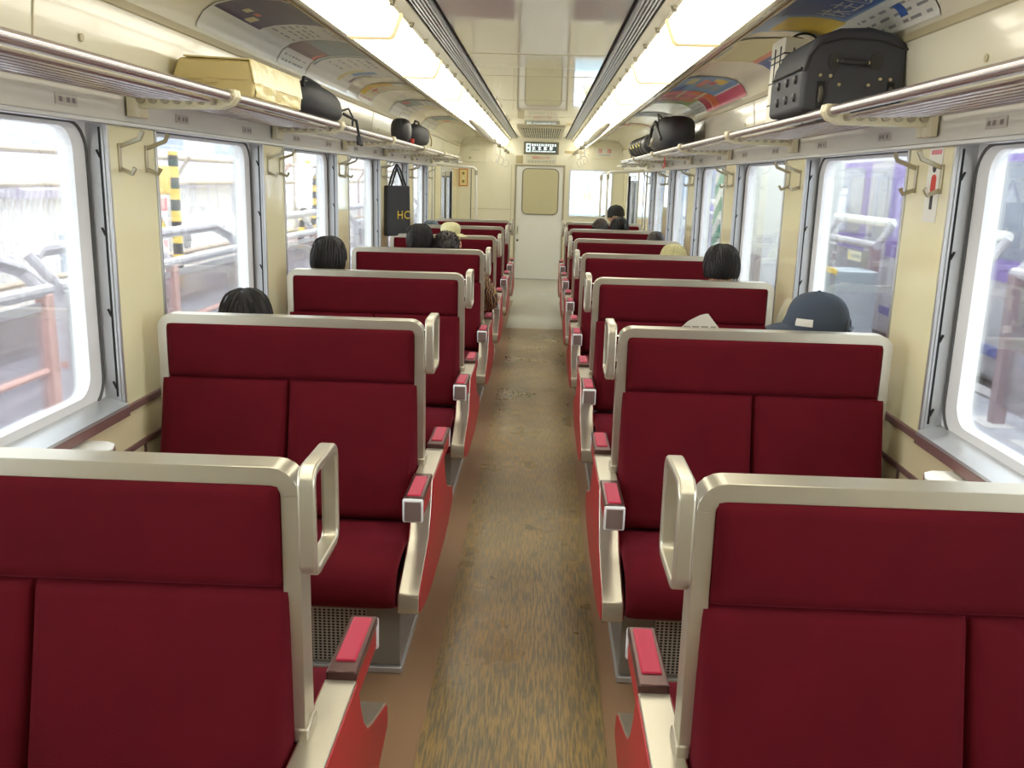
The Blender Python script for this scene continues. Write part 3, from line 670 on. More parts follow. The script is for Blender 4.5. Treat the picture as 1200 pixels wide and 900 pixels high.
# ================================================================== STRAP RAILS, POLES, HAND STRAPS
RING = mat('strap_ring', (238, 236, 220), rough=.3)
for s in (-1, 1):
    t = thing('strap_rail', 'cream overhead strap rail below the lights near the far end, %s side' % SIDE[s], 'handrail', (s*.52, 10.5, 1.98))
    m = MB()
    pts = [(.12, -2.3, .15, .012), (.10, -1.9, .10, .03), (.05, -1.2, .04, .034), (.02, -.5, .008, .026), (0, 0, 0, .018)]
    P = [Vector((s*a, b, c)) for a, b, c, r_ in pts]
    m.tube(P, [p[3] for p in pts], 10); m.build('curved_arm', BRK, t)
    MB().tube([(0, -.02, 0), (0, 4.08, .02)], .014, 10).build('rail', BRK, t)
    for y in (.05, 1.2, 3.1, 3.9): MB().lathe([(.018, -.03), (.028, -.02), (.03, 0), (.028, .02), (.018, .03)], (0, y, .004), 12, 'y').build('knob', HOOK, t)
    for k, y in enumerate((.35, 1.5, 3.2)):
        h = thing('hand_strap', '%s white hand strap hanging from the %s strap rail' % (('nearest', 'middle', 'farthest')[k], SIDE[s]), 'hand strap', (s*.52, 10.5+y, 1.98), 'hand straps near the end door')
        MB().box(-.012, .012, -.002, .002, -.13, .014).build('strap', RING, h)
        MB().tube([(.045*math.cos(a), 0, -.175+.05*math.sin(a)) for a in [2*PI*i/20 for i in range(20)]], .007, 6, closed=True).build('ring', RING, h)
    # stanchion at the end of the racks
    for k, (x, y, zt) in enumerate(((.78, 11.66, 1.68), (.855, 11.58, 1.69)) if s > 0 else ((.80, 11.7, 1.70),)):
        h = thing('stanchion_pole', 'slim white stanchion pole past the last %s bench%s' % (SIDE[s], '' if s < 0 else (', inner one', ', outer one')[k]), 'pole', (s*x, y, 0), 'stanchion poles by the doors')
        MB().tube([(0, 0, .012), (0, 0, zt-.03), (s*.03, 0, zt), (s*(1.30-x), 0, zt+.03)], .016, 10).build('tube', WHITE, h)
        MB().lathe([(.035, 0), (.035, .012), (.018, .02)], (0, 0, 0), 14).build('floor_flange', SILV, h)
        MB().lathe([(.022, -.03), (.022, .03)], (0, 0, zt-.06), 12).build('collar', HOOK, h)
    # rack end handle plate
    h = thing('rack_end_bar', 'slanted white bar closing the last %s luggage rack' % SIDE[s], 'handrail', (s*1.295, 11.32, 1.78))
    for k in range(3): MB().box(s*-(.02+.1*k), s*-(.09+.1*k), -.12+.1*k, -.09+.1*k, -.03, .03).build('plate', SILV, h, bevel=.004)
    MB().tube([(0, 0, 0), (s*-.32, .28, -.02)], .012, 8).build('bar', WHITE, h)

# ================================================================== SIDE BENCH BY THE DOOR (RIGHT)
t = thing('side_bench', 'short red bench along the right wall beyond the seventh bench', 'train seat', (1.08, 11.96, 0))
MB().box(-.2, .2, -.34, .34, .3, .43).build('seat_cushion', RED, t, bevel=.03, seg=3)
MB().box(.13, .215, -.34, .34, .43, .95).build('back_cushion', RED, t, bevel=.02, seg=3)
MB().box(-.22, .2, -.34, .34, 0, .3).build('base', GREY, t, bevel=.004)

# stickers on the right pillars
t = thing('pillar_sticker', 'white warning sticker with a black and red figure behind the right coat hooks', 'sticker', (XW, ROWS[1]-.04, 1.585))
MB().box(0, -.0015, -.05, .05, -.12, .12).build('sheet', WHITE, t)
m = MB(); m.lathe([(.014, -.0026), (.014, -.0016)], (0, 0, .05), 12, 'x'); m.box(-.0016, -.0026, -.012, .008, -.08, .0); m.build('figure', INK, t)
MB().prism(rrect(-.022, .014, -.03, .03, .016), 'x', -.0016, -.003).build('bag_print', REDINK, t)
m = MB()
for k in range(6): m.box(-.0016, -.0024, -.038+.013*k, -.029+.013*k, .092, .106)
m.build('heading', mat('print_pink', (226, 150, 150), rough=.5), t)

# ================================================================== LUGGAGE
def blob(c, rad, nx=16, nz=10, p=3., noise=0., seed=0, squash=None):
    # superellipsoid surface; returns vertex/face lists
    Rn = random.Random(seed); ph = [Rn.uniform(0, 6.28) for _ in range(8)]
    vs = []; fs = []
    sg = lambda v: (abs(v)**(2/p))*(1 if v >= 0 else -1)
    for j in range(nz+1):
        th = -PI/2+PI*j/nz
        for i in range(nx):
            a = 2*PI*i/nx
            d = Vector((sg(math.cos(th))*sg(math.cos(a)), sg(math.cos(th))*sg(math.sin(a)), sg(math.sin(th))))
            k = 1+noise*(math.sin(3*a+ph[0]+2*th)+.6*math.sin(5*a+ph[1])+.6*math.sin(4*th+ph[2]+a))
            q = Vector((d.x*rad[0]*k, d.y*rad[1]*k, d.z*rad[2]*k))
            if squash: q = squash(q)
            vs.append((c[0]+q.x, c[1]+q.y, c[2]+q.z))
    for j in range(nz):
        for i in range(nx): fs.append((j*nx+i, j*nx+(i+1) % nx, (j+1)*nx+(i+1) % nx, (j+1)*nx+i))
    return vs, fs
BLK = mat('black_nylon', (44, 46, 50), rough=.6, var=.12, bump=.2, bscale=500)
BLK2 = mat('black_leatherette', (52, 52, 54), rough=.4, var=.1, bump=.1, bscale=200)
BEI = mat('beige_cloth', (214, 196, 138), rough=.5, var=.05, bump=.3, bscale=40)
BEIS = mat('beige_sheen', (226, 212, 150), rough=.22, var=.1, scale=25, bump=.6, bscale=45)
STUD = mat('brass_stud', (196, 186, 150), rough=.3, metal=.7)
RZ = 1.822   # top of rack rods with front rail

# beige wrapped box
t = thing('cloth_box', 'beige cloth-wrapped box on the left luggage rack', 'box', (-1.125, 3.63, RZ))
prof = [(-.145, .0), (.145, .0), (.15, .05), (.135, .128), (-.12, .135), (-.145, .07)]
MB().prism(prof, 'y', -.32, .32).build('body', BEI, t, bevel=.012, seg=3)
MB().prism([(.146, .062), (.152, .05), (.140, .133), (-.10, .142), (-.10, .136), (.133, .128)], 'y', -.325, .325).build('lid_flap', BEIS, t, bevel=.002)
MB().grid(lambda u, v: (.149+.004*math.sin(9*u+3*v)*math.sin(5*v)+.003*math.sin(23*u), -.31+.62*u, .005+.05*v), 24, 6).build('crumpled_wrap', BEIS, t, smooth=60)
MB().prism([(-.02, -.33), (.02, -.33), (.03, -.345), (-.03, -.345)], 'z', .05, .06).build('tab', BEI, t)
MB().prism([(-.13, -.321), (.13, -.321), (.12, -.326), (-.12, -.326)], 'z', .062, .066).build('seam', BEI, t)

# slumped black bag
t = thing('slumped_bag', 'black soft bag with a dangling strap behind the beige box', 'bag', (-1.12, 4.50, RZ))
v, f = blob((0, 0, .075), (.14, .44, .078), 22, 12, 3.4, .02, 3, lambda q: Vector((q.x, q.y, q.z*(1.12-.5*max(0, q.y/.44)**2) if q.z > 0 else q.z)))
MB().add(v, f).build('body', BLK, t, smooth=70)
MB().prism([(-.40, .10), (-.30, .155), (-.12, .150), (.0, .168), (.05, .15), (.12, .162), (.2, .12), (.3, .08), (.3, .02), (-.4, .02)], 'x', .02, -.08).build('crumpled_top', BLK, t, bevel=.01)
MB().tube([(.1, -.36, .12), (.09, -.30, .165), (.08, -.15, .168), (.1, -.05, .15)], .008, 6).build('handle', BLK, t)
MB().tube([(.1, .40, .07), (.12, .50, .09), (.13, .56, .05), (.13, .55, -.0)], .006, 6).build('strap_loop', BLK, t)
MB().tube([(.135, .30, .05), (.19, .36, .02), (.195, .40, -.05), (.19, .44, -.085), (.185, .50, -.055), (.185, .52, -.10)], .008, 6).build('dangling_strap', BLK, t)
MB().box(.18, .195, .40, .52, -.10, -.05).build('strap_tab', BLK, t, bevel=.005)

# two bags further on
t = thing('round_pouch', 'small rounded black pouch on the left rack beside the duffel', 'bag', (-1.05, 7.15, RZ))
v, f = blob((0, 0, .09), (.075, .12, .09), 18, 10, 3); MB().add(v, f).build('body', BLK2, t, smooth=70)
MB().box(-.02, .02, -.126, -.114, .04, .17).build('strap', BLK, t, bevel=.003)
t = thing('duffel_bag', 'black duffel bag on the left rack above the hanging tote', 'bag', (-1.04, 7.8, RZ))
v, f = blob((0, 0, .085), (.10, .42, .085), 20, 12, 3.2, .015, 8); MB().add(v, f).build('body', BLK, t, smooth=70)
MB().tube([(.02, -.2, .15), (.02, -.1, .195), (.02, .1, .195), (.02, .2, .15)], .008, 6).build('handle', BLK, t)
MB().tube([(.09, .25, .13), (.105, .33, .06), (.10, .36, .01)], .007, 6).build('strap', BEI, t)
tag(MB().box(-.012, .012, -.02, .02, 0, .035).build('red_tag', REDINK, None, loc=(-.985, 7.3, RZ), bevel=.003), 'tiny red tag between the pouch and the duffel', 'tag')

# hanging tote with yellow letters
t = thing('tote_bag', 'black tote bag with yellow letters hanging from the fifth left pillar', 'bag', (-1.195, 7.84, 1.29), rz=math.radians(42))
ol = [(-.115, .2), (.115, .2), (.125, -.22), (-.12, -.225)]
MB().prism(ol, 'y', -.03, .03).build('body', BLK, t, bevel=.012, seg=3)
for y in (-.02, .02): MB().tube([(-.07, y, .19), (-.02, y, .33), (.0, y*.5, .375), (.02, y, .33), (.08, y, .19)], .009, 6).build('strap', BLK, t)
text_mesh('HC', .10, 'lettering', mat('print_gold', (226, 196, 60), rough=.5), t, fn=lambda x, y: Vector((x*.9+.045, -.0335, y-.05)), spacing=1.1)

# big suitcase, right rack
t = thing('suitcase', 'large dark grey suitcase lying on the right luggage rack', 'suitcase', (.932, 3.27, RZ), rz=math.radians(-1))
body = [(0, .0), (.345, .0), (.345, .222), (.305, .256), (.22, .276), (.12, .272), (.045, .245), (.012, .18), (0, .12)]
SUIT = mat('suitcase_canvas', (66, 68, 74), rough=.65, var=.1, bump=.3, bscale=700)
MB().prism(body, 'y', 0, .48).build('shell', SUIT, t, bevel=.018, seg=4)
zp = [(.002, .13), (.015, .175), (.045, .215), (.12, .236), (.25, .232), (.344, .205)]
for y, nm in ((-.004, 'zip'), (.434, 'zip')): MB().tube([(x, y, z) for x, z in zp], .004, 6).build(nm, BLK2, t)
MB().tube([(-.004, .0, .14), (-.004, .43, .14)], .004, 6).build('piping', BLK2, t)
MB().tube([(.12, -.004, .165), (.128, -.03, .16), (.2, -.034, .157), (.21, -.004, .16)], .009, 8).build('handle', BLK2, t)
for x, z in ((.115, .165), (.218, .16), (.06, .118), (.095, .116), (.126, .088), (.224, .088), (.262, .108), (.296, .107)): MB().lathe([(.005, -.008), (.006, -.002), (.006, .0)], (x, 0, z), 10, 'y').build('stud', STUD, t)
for x in (.105, .245): MB().prism(rrect(x-.02, x+.02, .135, .195, .018), 'y', -.005, .0).build('foot_pad', BLK2, t)
for x in (.065, .30):
    MB().box(x-.012, x+.012, -.006, .002, .012, .098).build('wheel_well', BLACK, t)
    MB().lathe([(.028, -.007), (.034, -.004), (.034, .004), (.028, .007)], (x, .012, .055), 16, 'x').build('wheel', mat('wheel_grey', (92, 90, 80), rough=.5), t)
for y in (.08, .2, .33):
    for z in (.05, .11): MB().lathe([(.003, -.012), (.014, -.008), (.016, 0)], (0, y, z), 10, 'x').build('bumper', BLK2, t)

# paper shopping bag behind it
t = thing('shopping_bag', 'white paper shopping bag with black grid lines behind the suitcase', 'bag', (1.125, 4.05, RZ))
PAP = mat('white_paper', (238, 236, 222), rough=.5, var=.03)
MB().prism([(-.10, 0), (.10, 0), (.098, .32), (-.095, .345)], 'y', -.11, .11).build('body', PAP, t, bevel=.004)
m = MB()
for z in (.08, .17, .25, .275): m.box(-.1008+.005*z/.34, -.09, -.112, .112, z, z+.006); m.box(-.1, .1, -.1125, -.111, z, z+.006)
for x in (-.06, .0, .06): m.box(x, x+.006, -.1125, -.111, 0, .30)
for y in (-.06, .03): m.box(-.1, -.0945, y, y+.006, .15, .31)
m.build('printed_grid', INK, t)
for y in (-.06, .06): MB().tube([(.0+.07*math.cos(PI*i/12)-.01, y-.02*math.sin(PI*i/12), .30+.06*math.sin(PI*i/12)) for i in range(13)], .005, 6).build('rope_handle', BLK, t)

# backpack with a rolled case
t = thing('backpack', 'bulky black backpack on the right rack under the orange posters', 'backpack', (1.085, 7.7, RZ))
v, f = blob((0, -.1, .13), (.14, .5, .135), 22, 14, 3.2, .02, 11, lambda q: Vector((q.x, q.y, q.z*(1-.5*max(0, q.y/.5)) if q.z > 0 else q.z))); MB().add(v, f).build('body', BLK, t, smooth=70)
MB().tube([(-.13, -.45, .08), (-.15, -.2, .22), (-.14, .1, .2), (-.12, .45, .06)], .014, 8).build('strap', BLK2, t)
MB().tube([(-.14, -.1, .1), (-.145, .2, .05)], .006, 6).build('zip', STUD, t)
v, f = blob((-.02, .15, .08), (.12, .3, .08), 16, 8, 2.6); MB().add(v, f).build('front_pocket', BLK2, t, smooth=70)
MB().tube([(-.10, -.2, .25), (-.12, -.1, .285), (-.1, .02, .25)], .008, 6).build('haul_loop', BLK2, t)
t = thing('rolled_case', 'dark cylindrical case with gold buckles in front of the black backpack', 'case', (1.05, 9.3, RZ))
MB().lathe([(.05, -.72), (.085, -.7), (.09, -.62), (.09, .5), (.10, .52), (.10, .68), (.085, .7)], (0, 0, .10), 20, 'y').build('barrel', BLK2, t)
for y in (-.45, -.2, .1, .5): MB().lathe([(.094, -.02), (.096, 0), (.094, .02)], (0, y, .10), 20, 'y').build('band', BLK, t)
for y in (-.45, -.2, .1, .35): MB().tube([(-.096, y, .08), (-.104, y+.03, .1), (-.098, y+.06, .12)], .006, 6).build('buckle', mat('buckle_gold', (206, 196, 120), rough=.3, metal=.5), t)
MB().tube([(-.06, .6, .02), (-.09, .58, -.03), (-.06, .5, -.015)], .008, 6).build('strap', BLK, t)
tag(MB().tube([(0, 0, 0), (.004, 0, -.05), (-.004, 0, -.09)], .006, 6).build('red_ribbon', REDINK, None, loc=(1.03, 7.55, 1.775)), 'small red ribbon tied below the right rack', 'ribbon')

# ================================================================== PEOPLE
SKIN = mat('skin', (222, 176, 148), rough=.5, var=.05, spec=.3)
def eval_skin(name, verts, edges, sub=2):
    me = bpy.data.meshes.new(name); me.from_pydata([v[0] for v in verts], edges, [])
    o = bpy.data.objects.new(name, me); COL.objects.link(o)
    md = o.modifiers.new('skin', 'SKIN'); md.use_smooth_shade = True
    for i, v in enumerate(verts):
        r_ = v[1] if isinstance(v[1], tuple) else (v[1], v[1])
        me.skin_vertices[0].data[i].radius = r_; me.skin_vertices[0].data[i].use_root = (i == 0)
    sb = o.modifiers.new('sub', 'SUBSURF'); sb.levels = sub; sb.render_levels = sub
    bpy.context.view_layer.update()
    r_ = bpy.data.meshes.new_from_object(o.evaluated_get(bpy.context.evaluated_depsgraph_get()))
    bpy.data.objects.remove(o); bpy.data.meshes.remove(me)
    return r_
HR = (.077, .096, .118)
def head_point(d):
    # unit direction -> point on head surface (face towards +y)
    x, y, z = d
    p = Vector((x*HR[0], y*HR[1], z*HR[2]))
    if 0 < z < .9999:
        kk = min(1.3, (1-z**2.7)**(1/2.7)/math.sqrt(1-z*z)); p.x *= kk; p.y *= kk
    if z < 0: p.x *= 1-.28*(-z)**1.4*(1 if y > -.2 else .6); p.y *= 1-.12*(-z)
    if y < 0 and z > -.3: p.y *= 1.05
    f = max(0, y)
    nose = math.exp(-((x/.16)**2))*math.exp(-(((z+.12)/.2)**2))*f; p.y += .022*nose
    brow = math.exp(-(((z-.16)/.1)**2))*f; p.y += .004*brow
    for e in (-1, 1):
        eye = math.exp(-(((x-e*.36)/.16)**2))*math.exp(-(((z-.02)/.1)**2))*f; p.y -= .010*eye
    mouth = math.exp(-((x/.26)**2))*math.exp(-(((z+.48)/.06)**2))*f; p.y -= .004*mouth
    chin = math.exp(-((x/.3)**2))*math.exp(-(((z+.85)/.18)**2))*f; p.y += .010*chin
    return p
def head_mesh(nx=32, nz=24):
    vs = []; fs = []
    for j in range(nz+1):
        th = -PI/2+PI*j/nz
        for i in range(nx):
            a = 2*PI*i/nx; vs.append(head_point((math.cos(th)*math.cos(a), math.cos(th)*math.sin(a), math.sin(th))))
    for j in range(nz):
        for i in range(nx): fs.append((j*nx+i, j*nx+(i+1) % nx, (j+1)*nx+(i+1) % nx, (j+1)*nx+i))
    return vs, fs
def hand(side, wr, d, verts, edges, wi):
    # five fingers curling from the palm; d forward direction
    d = Vector(d).normalized(); dn = Vector((0, 0, -1)); lat = Vector((1, 0, 0))*side
    pm = Vector(wr)+d*.05; verts.append((tuple(pm), (.030, .016))); pi = len(verts)-1; edges.append((wi, pi))
    for k, (o, L) in enumerate(((-.027, .066), (-.009, .075), (.009, .07), (.027, .055))):
        b = pm+d*.035+lat*o; verts.append((tuple(b), .0095)); bi = len(verts)-1; edges.append((pi, bi))
        c = b+d*L*.5+dn*.012; verts.append((tuple(c), .0085)); edges.append((bi, bi+1))
        e = c+d*L*.35+dn*.03; verts.append((tuple(e), .0075)); edges.append((bi+1, bi+2))
    b = Vector(wr)+d*.03-lat*.034; verts.append((tuple(b), .011)); bi = len(verts)-1; edges.append((wi, bi))
    verts.append((tuple(b+d*.035-lat*.012+dn*.01), .009)); edges.append((bi, bi+1))
def person(loc, top, facing, label, shirt, trousers, hair, style='short', tilt=0., turn=0., group='seated passengers', arm_out=None, spiky=False, lean=0.):
    """seated figure; local +y is the facing direction; top = height of the top of the head"""
    k = (top-.42)/.86
    t = thing('person', label, 'person', (loc[0], loc[1], 0), group, rz=facing)
    Zs = lambda z: .42+(z-.42)*k
    hc = Vector((lean, .015, Zs(1.28)-.122))
    V = []; E = []
    def a(p, r_, par=None):
        V.append((tuple(p), r_)); i = len(V)-1
        if par is not None: E.append((par, i))
        return i
    pel = a((0, 0, .515), (.14, .095)); sp = a((0, -.03, Zs(.70)), (.125, .09), pel); ch = a((lean*.4, -.04, Zs(.88)), (.135, .10), sp)
    nb = a((lean*.7, -.025, Zs(.985)), (.062, .058), ch); nk = a((lean*.9, .0, hc.z-.07), (.05, .052), nb); hd = a((lean, .01, hc.z-.02), (.05, .06), nk)
    ends = {}
    for e in (-1, 1):
        sh = a((e*.165, -.035, Zs(.945)), (.058, .058), ch)
        el = (e*.215, .03, Zs(.70)); wr = (e*.12, .25, Zs(.61))
        if arm_out and arm_out == e: el = (e*.25, .06, Zs(.72)); wr = (e*.2, .28, .62)
        ei = a(el, .044, sh); wi = a(wr, (.032, .027), ei); ends[e] = (el, wr)
        hand(e, wr, (-.2*e, 1, -.1), V, E, wi)
        hp = a((e*.085, .03, .505), (.085, .08), pel); kn = a((e*.10, .40, .50), (.062, .06), hp); an = a((e*.10, .42, .11), (.042, .045), kn); to = a((e*.11, .54, .045), (.04, .03), an)
    body = eval_skin('body', V, E, 2)
    bm = bmesh.new(); bm.from_mesh(body)
    vs, fs = head_mesh(); Rh = Matrix.Rotation(turn, 3, 'Z') @ Matrix.Rotation(tilt, 3, 'X')
    bv = [bm.verts.new(hc+Rh @ v) for v in vs]
    for f in fs:
        try: bm.faces.new([bv[i] for i in f])
        except ValueError: pass
    # ears
    for e in (-1, 1):
        ev, ef = blob((e*.079, -.005, -.008), (.012, .022, .034), 10, 8, 2)
        bb = [bm.verts.new(hc+Rh @ Vector(v)) for v in ev]
        for f in ef:
            try: bm.faces.new([bb[i] for i in f])
            except ValueError: pass
    bm.to_mesh(body); bm.free(); body.materials.clear(); body.materials.append(SKIN)
    body.polygons.foreach_set('use_smooth', [True]*len(body.polygons))
    bo = bpy.data.objects.new('body', body); COL.objects.link(bo); bo.parent = t
    # eyes, mouth
    em = MB()
    for e in (-1, 1):
        q = hc+Rh @ (head_point(Vector((e*.36, .92, .02)).normalized())+Vector((0, -.002, 0))); v_, f_ = blob(q, (.011, .008, .007), 10, 6, 2); em.add(v_, f_)
    em.build('eyes', BLACK, t)
    q = [hc+Rh @ (head_point(Vector((x, .9, -.48)).normalized())+Vector((0, .001, 0))) for x in (-.25, -.12, 0, .12, .25)]
    MB().tube(q, [.002, .004, .005, .004, .002], 6).build('mouth', mat('lips', (176, 104, 98), rough=.5), t)
    # clothes: same joints with more girth
    def cloth(name, VV, EE, m):
        me = eval_skin(name, VV, EE, 2); me.materials.clear(); me.materials.append(m); me.polygons.foreach_set('use_smooth', [True]*len(me.polygons))
        o = bpy.data.objects.new(name, me); COL.objects.link(o); o.parent = t; return o
    SV = [((0, 0, .53), (.155, .11)), ((0, -.03, Zs(.70)), (.14, .105)), ((lean*.4, -.04, Zs(.88)), (.15, .11)), ((lean*.7, -.025, Zs(.985)), (.075, .07))]; SE = [(0, 1), (1, 2), (2, 3)]
    for e in (-1, 1):
        i = len(SV); el, wr = ends[e]
        SV += [((e*.168, -.035, Zs(.945)), (.072, .072)), (el, .06), (tuple(Vector(el).lerp(Vector(wr), .9)), .043)]; SE += [(2, i), (i, i+1), (i+1, i+2)]
    cloth('jacket', SV, SE, shirt)
    TV = [((0, 0, .50), (.165, .115))]; TE = []
    for e in (-1, 1):
        i = len(TV); TV += [((e*.09, .05, .508), (.098, .09)), ((e*.10, .40, .503), (.074, .073)), ((e*.10, .42, .13), (.056, .06))]; TE += [(0, i), (i, i+1), (i+1, i+2)]
    cloth('trousers', TV, TE, trousers)
    for e in (-1, 1):
        v_, f_ = blob((e*.11, .48, .05), (.05, .14, .05), 14, 8, 2.6); MB().add(v_, f_).build('shoe', BLK2, t, smooth=70)
    # hair or cap
    hm = MB(); Rn = random.Random(int(loc[0]*100)+int(loc[1]*37))
    ph = [Rn.uniform(0, 6) for _ in range(4)]
    low = {'short': -.35, 'long': -1.3, 'bald': -.2, 'cap': -.35}[style]
    nx, nz = 40, 22; vs = []; fs = []
    for j in range(nz+1):
        th = -PI/2+PI*j/nz
        for i in range(nx):
            an = 2*PI*i/nx; d = Vector((math.cos(th)*math.cos(an), math.cos(th)*math.sin(an), math.sin(th)))
            p = head_point(d)
            line = .42 if d.y > .25 else (.05 if d.y > -.1 else low)       # hairline
            line = line+.06*math.sin(9*an+ph[0])
            if style == 'bald' : line = max(line, -.5)
            g = 1 if d.z > line else 0
            th_ = (.020 if style != 'bald' else .004)+.003*math.sin(5*an+ph[1])*math.cos(3*th)+.0012*math.sin(19*an+ph[2]+3*th)
            if style == 'long' and d.z < -.2 and d.y < .2: th_ += .02
            vs.append(hc+Rh @ (p+(p.normalized()*th_ if g else p.normalized()*-.006)))
    for j in range(nz):
        for i in range(nx): fs.append((j*nx+i, j*nx+(i+1) % nx, (j+1)*nx+(i+1) % nx, (j+1)*nx+i))
    hm.add(vs, fs)
    hair_o = hm.build('hair', hair, t, smooth=80)
    if style in ('short', 'long') and not spiky:
        sm = MB()
        for _ in range(260):
            an = Rn.uniform(0, 2*PI); th = math.asin(Rn.uniform(.0, .99)); q = []
            for i in range(4):
                t2 = th-.17*i; a2 = an+.05*i*math.sin(an*3+ph[1]); d = Vector((math.cos(t2)*math.cos(a2), math.cos(t2)*math.sin(a2), math.sin(t2)))
                if d.z < (.42 if d.y > .25 else (.05 if d.y > -.1 else low)): break
                p = head_point(d); q.append(hc+Rh @ (p+p.normalized()*(.0195+.002*math.sin(i))))
            if len(q) > 1: sm.tube(q, [.0045]*(len(q)-1)+[.0015], 4)
        sm.build('hair_strands', hair, hair_o)
    if spiky:
        sm = MB()
        for _ in range(260 if spiky else 150):
            an = Rn.uniform(0, 2*PI); th = math.asin(Rn.uniform(.1, 1)); d = Vector((math.cos(th)*math.cos(an), math.cos(th)*math.sin(an), math.sin(th)))
            if d.y > .35 and d.z < .5: continue
            p = head_point(d); n_ = p.normalized(); tan = Vector((Rn.uniform(-1, 1), Rn.uniform(-1, .3), Rn.uniform(-1, .2)))
            b = hc+Rh @ (p+n_*.012); e = hc+Rh @ (p+n_*(.034 if spiky else .023)+tan*(.010 if spiky else .022))
            sm.tube([b, e], [.006, .0012], 4)
        sm.build('hair_tufts', hair, hair_o)
    return t, hc, Rh
JBLK = mat('jacket_black', (38, 38, 42), rough=.8, var=.15)
JNAV = mat('jacket_navy', (52, 58, 78), rough=.8, var=.15)
JGRY = mat('jacket_grey', (108, 106, 104), rough=.85, var=.15)
JWHT = mat('shirt_white', (206, 206, 202), rough=.8, var=.06)
def pattern_mat():
    m = mat('patterned_sleeve', (74, 58, 54), rough=.8, var=.1); n = m.node_tree.nodes; l = m.node_tree.links
    tc = n.new('ShaderNodeTexCoord'); wv = n.new('ShaderNodeTexWave'); wv.inputs['Scale'].default_value = 18; wv.inputs['Distortion'].default_value = 9; wv.inputs['Detail'].default_value = 2
    l.new(tc.outputs['Object'], wv.inputs[0]); r_ = n.new('ShaderNodeValToRGB'); r_.color_ramp.elements[0].position = .62; r_.color_ramp.elements[0].color = srgb(70, 54, 52)+(1,); r_.color_ramp.elements[1].position = .8; r_.color_ramp.elements[1].color = srgb(186, 150, 96)+(1,)
    l.new(wv.outputs['Fac'], r_.inputs[0]); l.new(r_.outputs[0], n['Principled BSDF'].inputs['Base Color']); return m
JPAT = pattern_mat()
TRO = mat('trousers_dark', (46, 48, 58), rough=.85, var=.1)
HBLK = mat('hair_black', (24, 21, 21), rough=.62, var=.3, scale=60, stretch=(1, 1, .2))
HBRN = mat('hair_brown', (44, 35, 31), rough=.5, var=.3, scale=60)
HBLD = mat('hair_pale', (206, 200, 150), rough=.5, var=.25, scale=60)
off = .27
person((-1.02, ROWS[1]+off), 1.125, 0, 'dark-haired passenger whose crown shows over the second left bench', JGRY, TRO, HBLK, lean=-.025)
person((-1.02, ROWS[2]+off), 1.222, 0, 'black-haired passenger by the window behind the third left bench', JNAV, TRO, HBLK, lean=-.085)
person((-.95, ROWS[3]+off), 1.225, 0, 'dark-haired passenger in the middle behind the fourth left bench', JBLK, TRO, HBLK, turn=.2, lean=.13)
person((-.54, ROWS[3]+off+.02), 1.172, 0, 'spiky-haired passenger in a patterned jacket at the aisle, fourth left bench', JPAT, TRO, HBRN, spiky=True, arm_out=1, lean=-.09)
pr, hc, Rh = person((1.03, ROWS[1]+off+.02), 1.165, 0, 'passenger in a dark blue baseball cap behind the second right bench', JNAV, TRO, HBRN, style='bald', turn=1.15, lean=.06)
person((1.035, ROWS[2]+off), 1.24, 0, 'black-haired passenger with visible ears behind the third right bench', JWHT, TRO, HBLK)
person((1.005, ROWS[3]+off), 1.13, 0, 'pale-haired passenger behind the fourth right bench', JGRY, TRO, HBLD)
person((1.02, ROWS[4]+off), 1.15, 0, 'passenger with thin dark hair behind the fifth right bench', JGRY, TRO, HBRN, style='bald', lean=.05)
person((.70, ROWS[6]-.27), 1.135, PI, 'dark-haired passenger with bowed head in front of the seventh right bench', JBLK, TRO, HBRN, tilt=-.9, lean=-.04)
person((.92, ROWS[5]+off), 1.195, 0, 'black-haired passenger seated behind the sixth right bench', JBLK, TRO, HBLK, lean=-.045)
pr2, hc2, Rh2 = person((1.02, 11.96), 1.255, PI/2, 'passenger in a black cap facing the aisle on the side bench', JBLK, TRO, HBLK, style='bald')
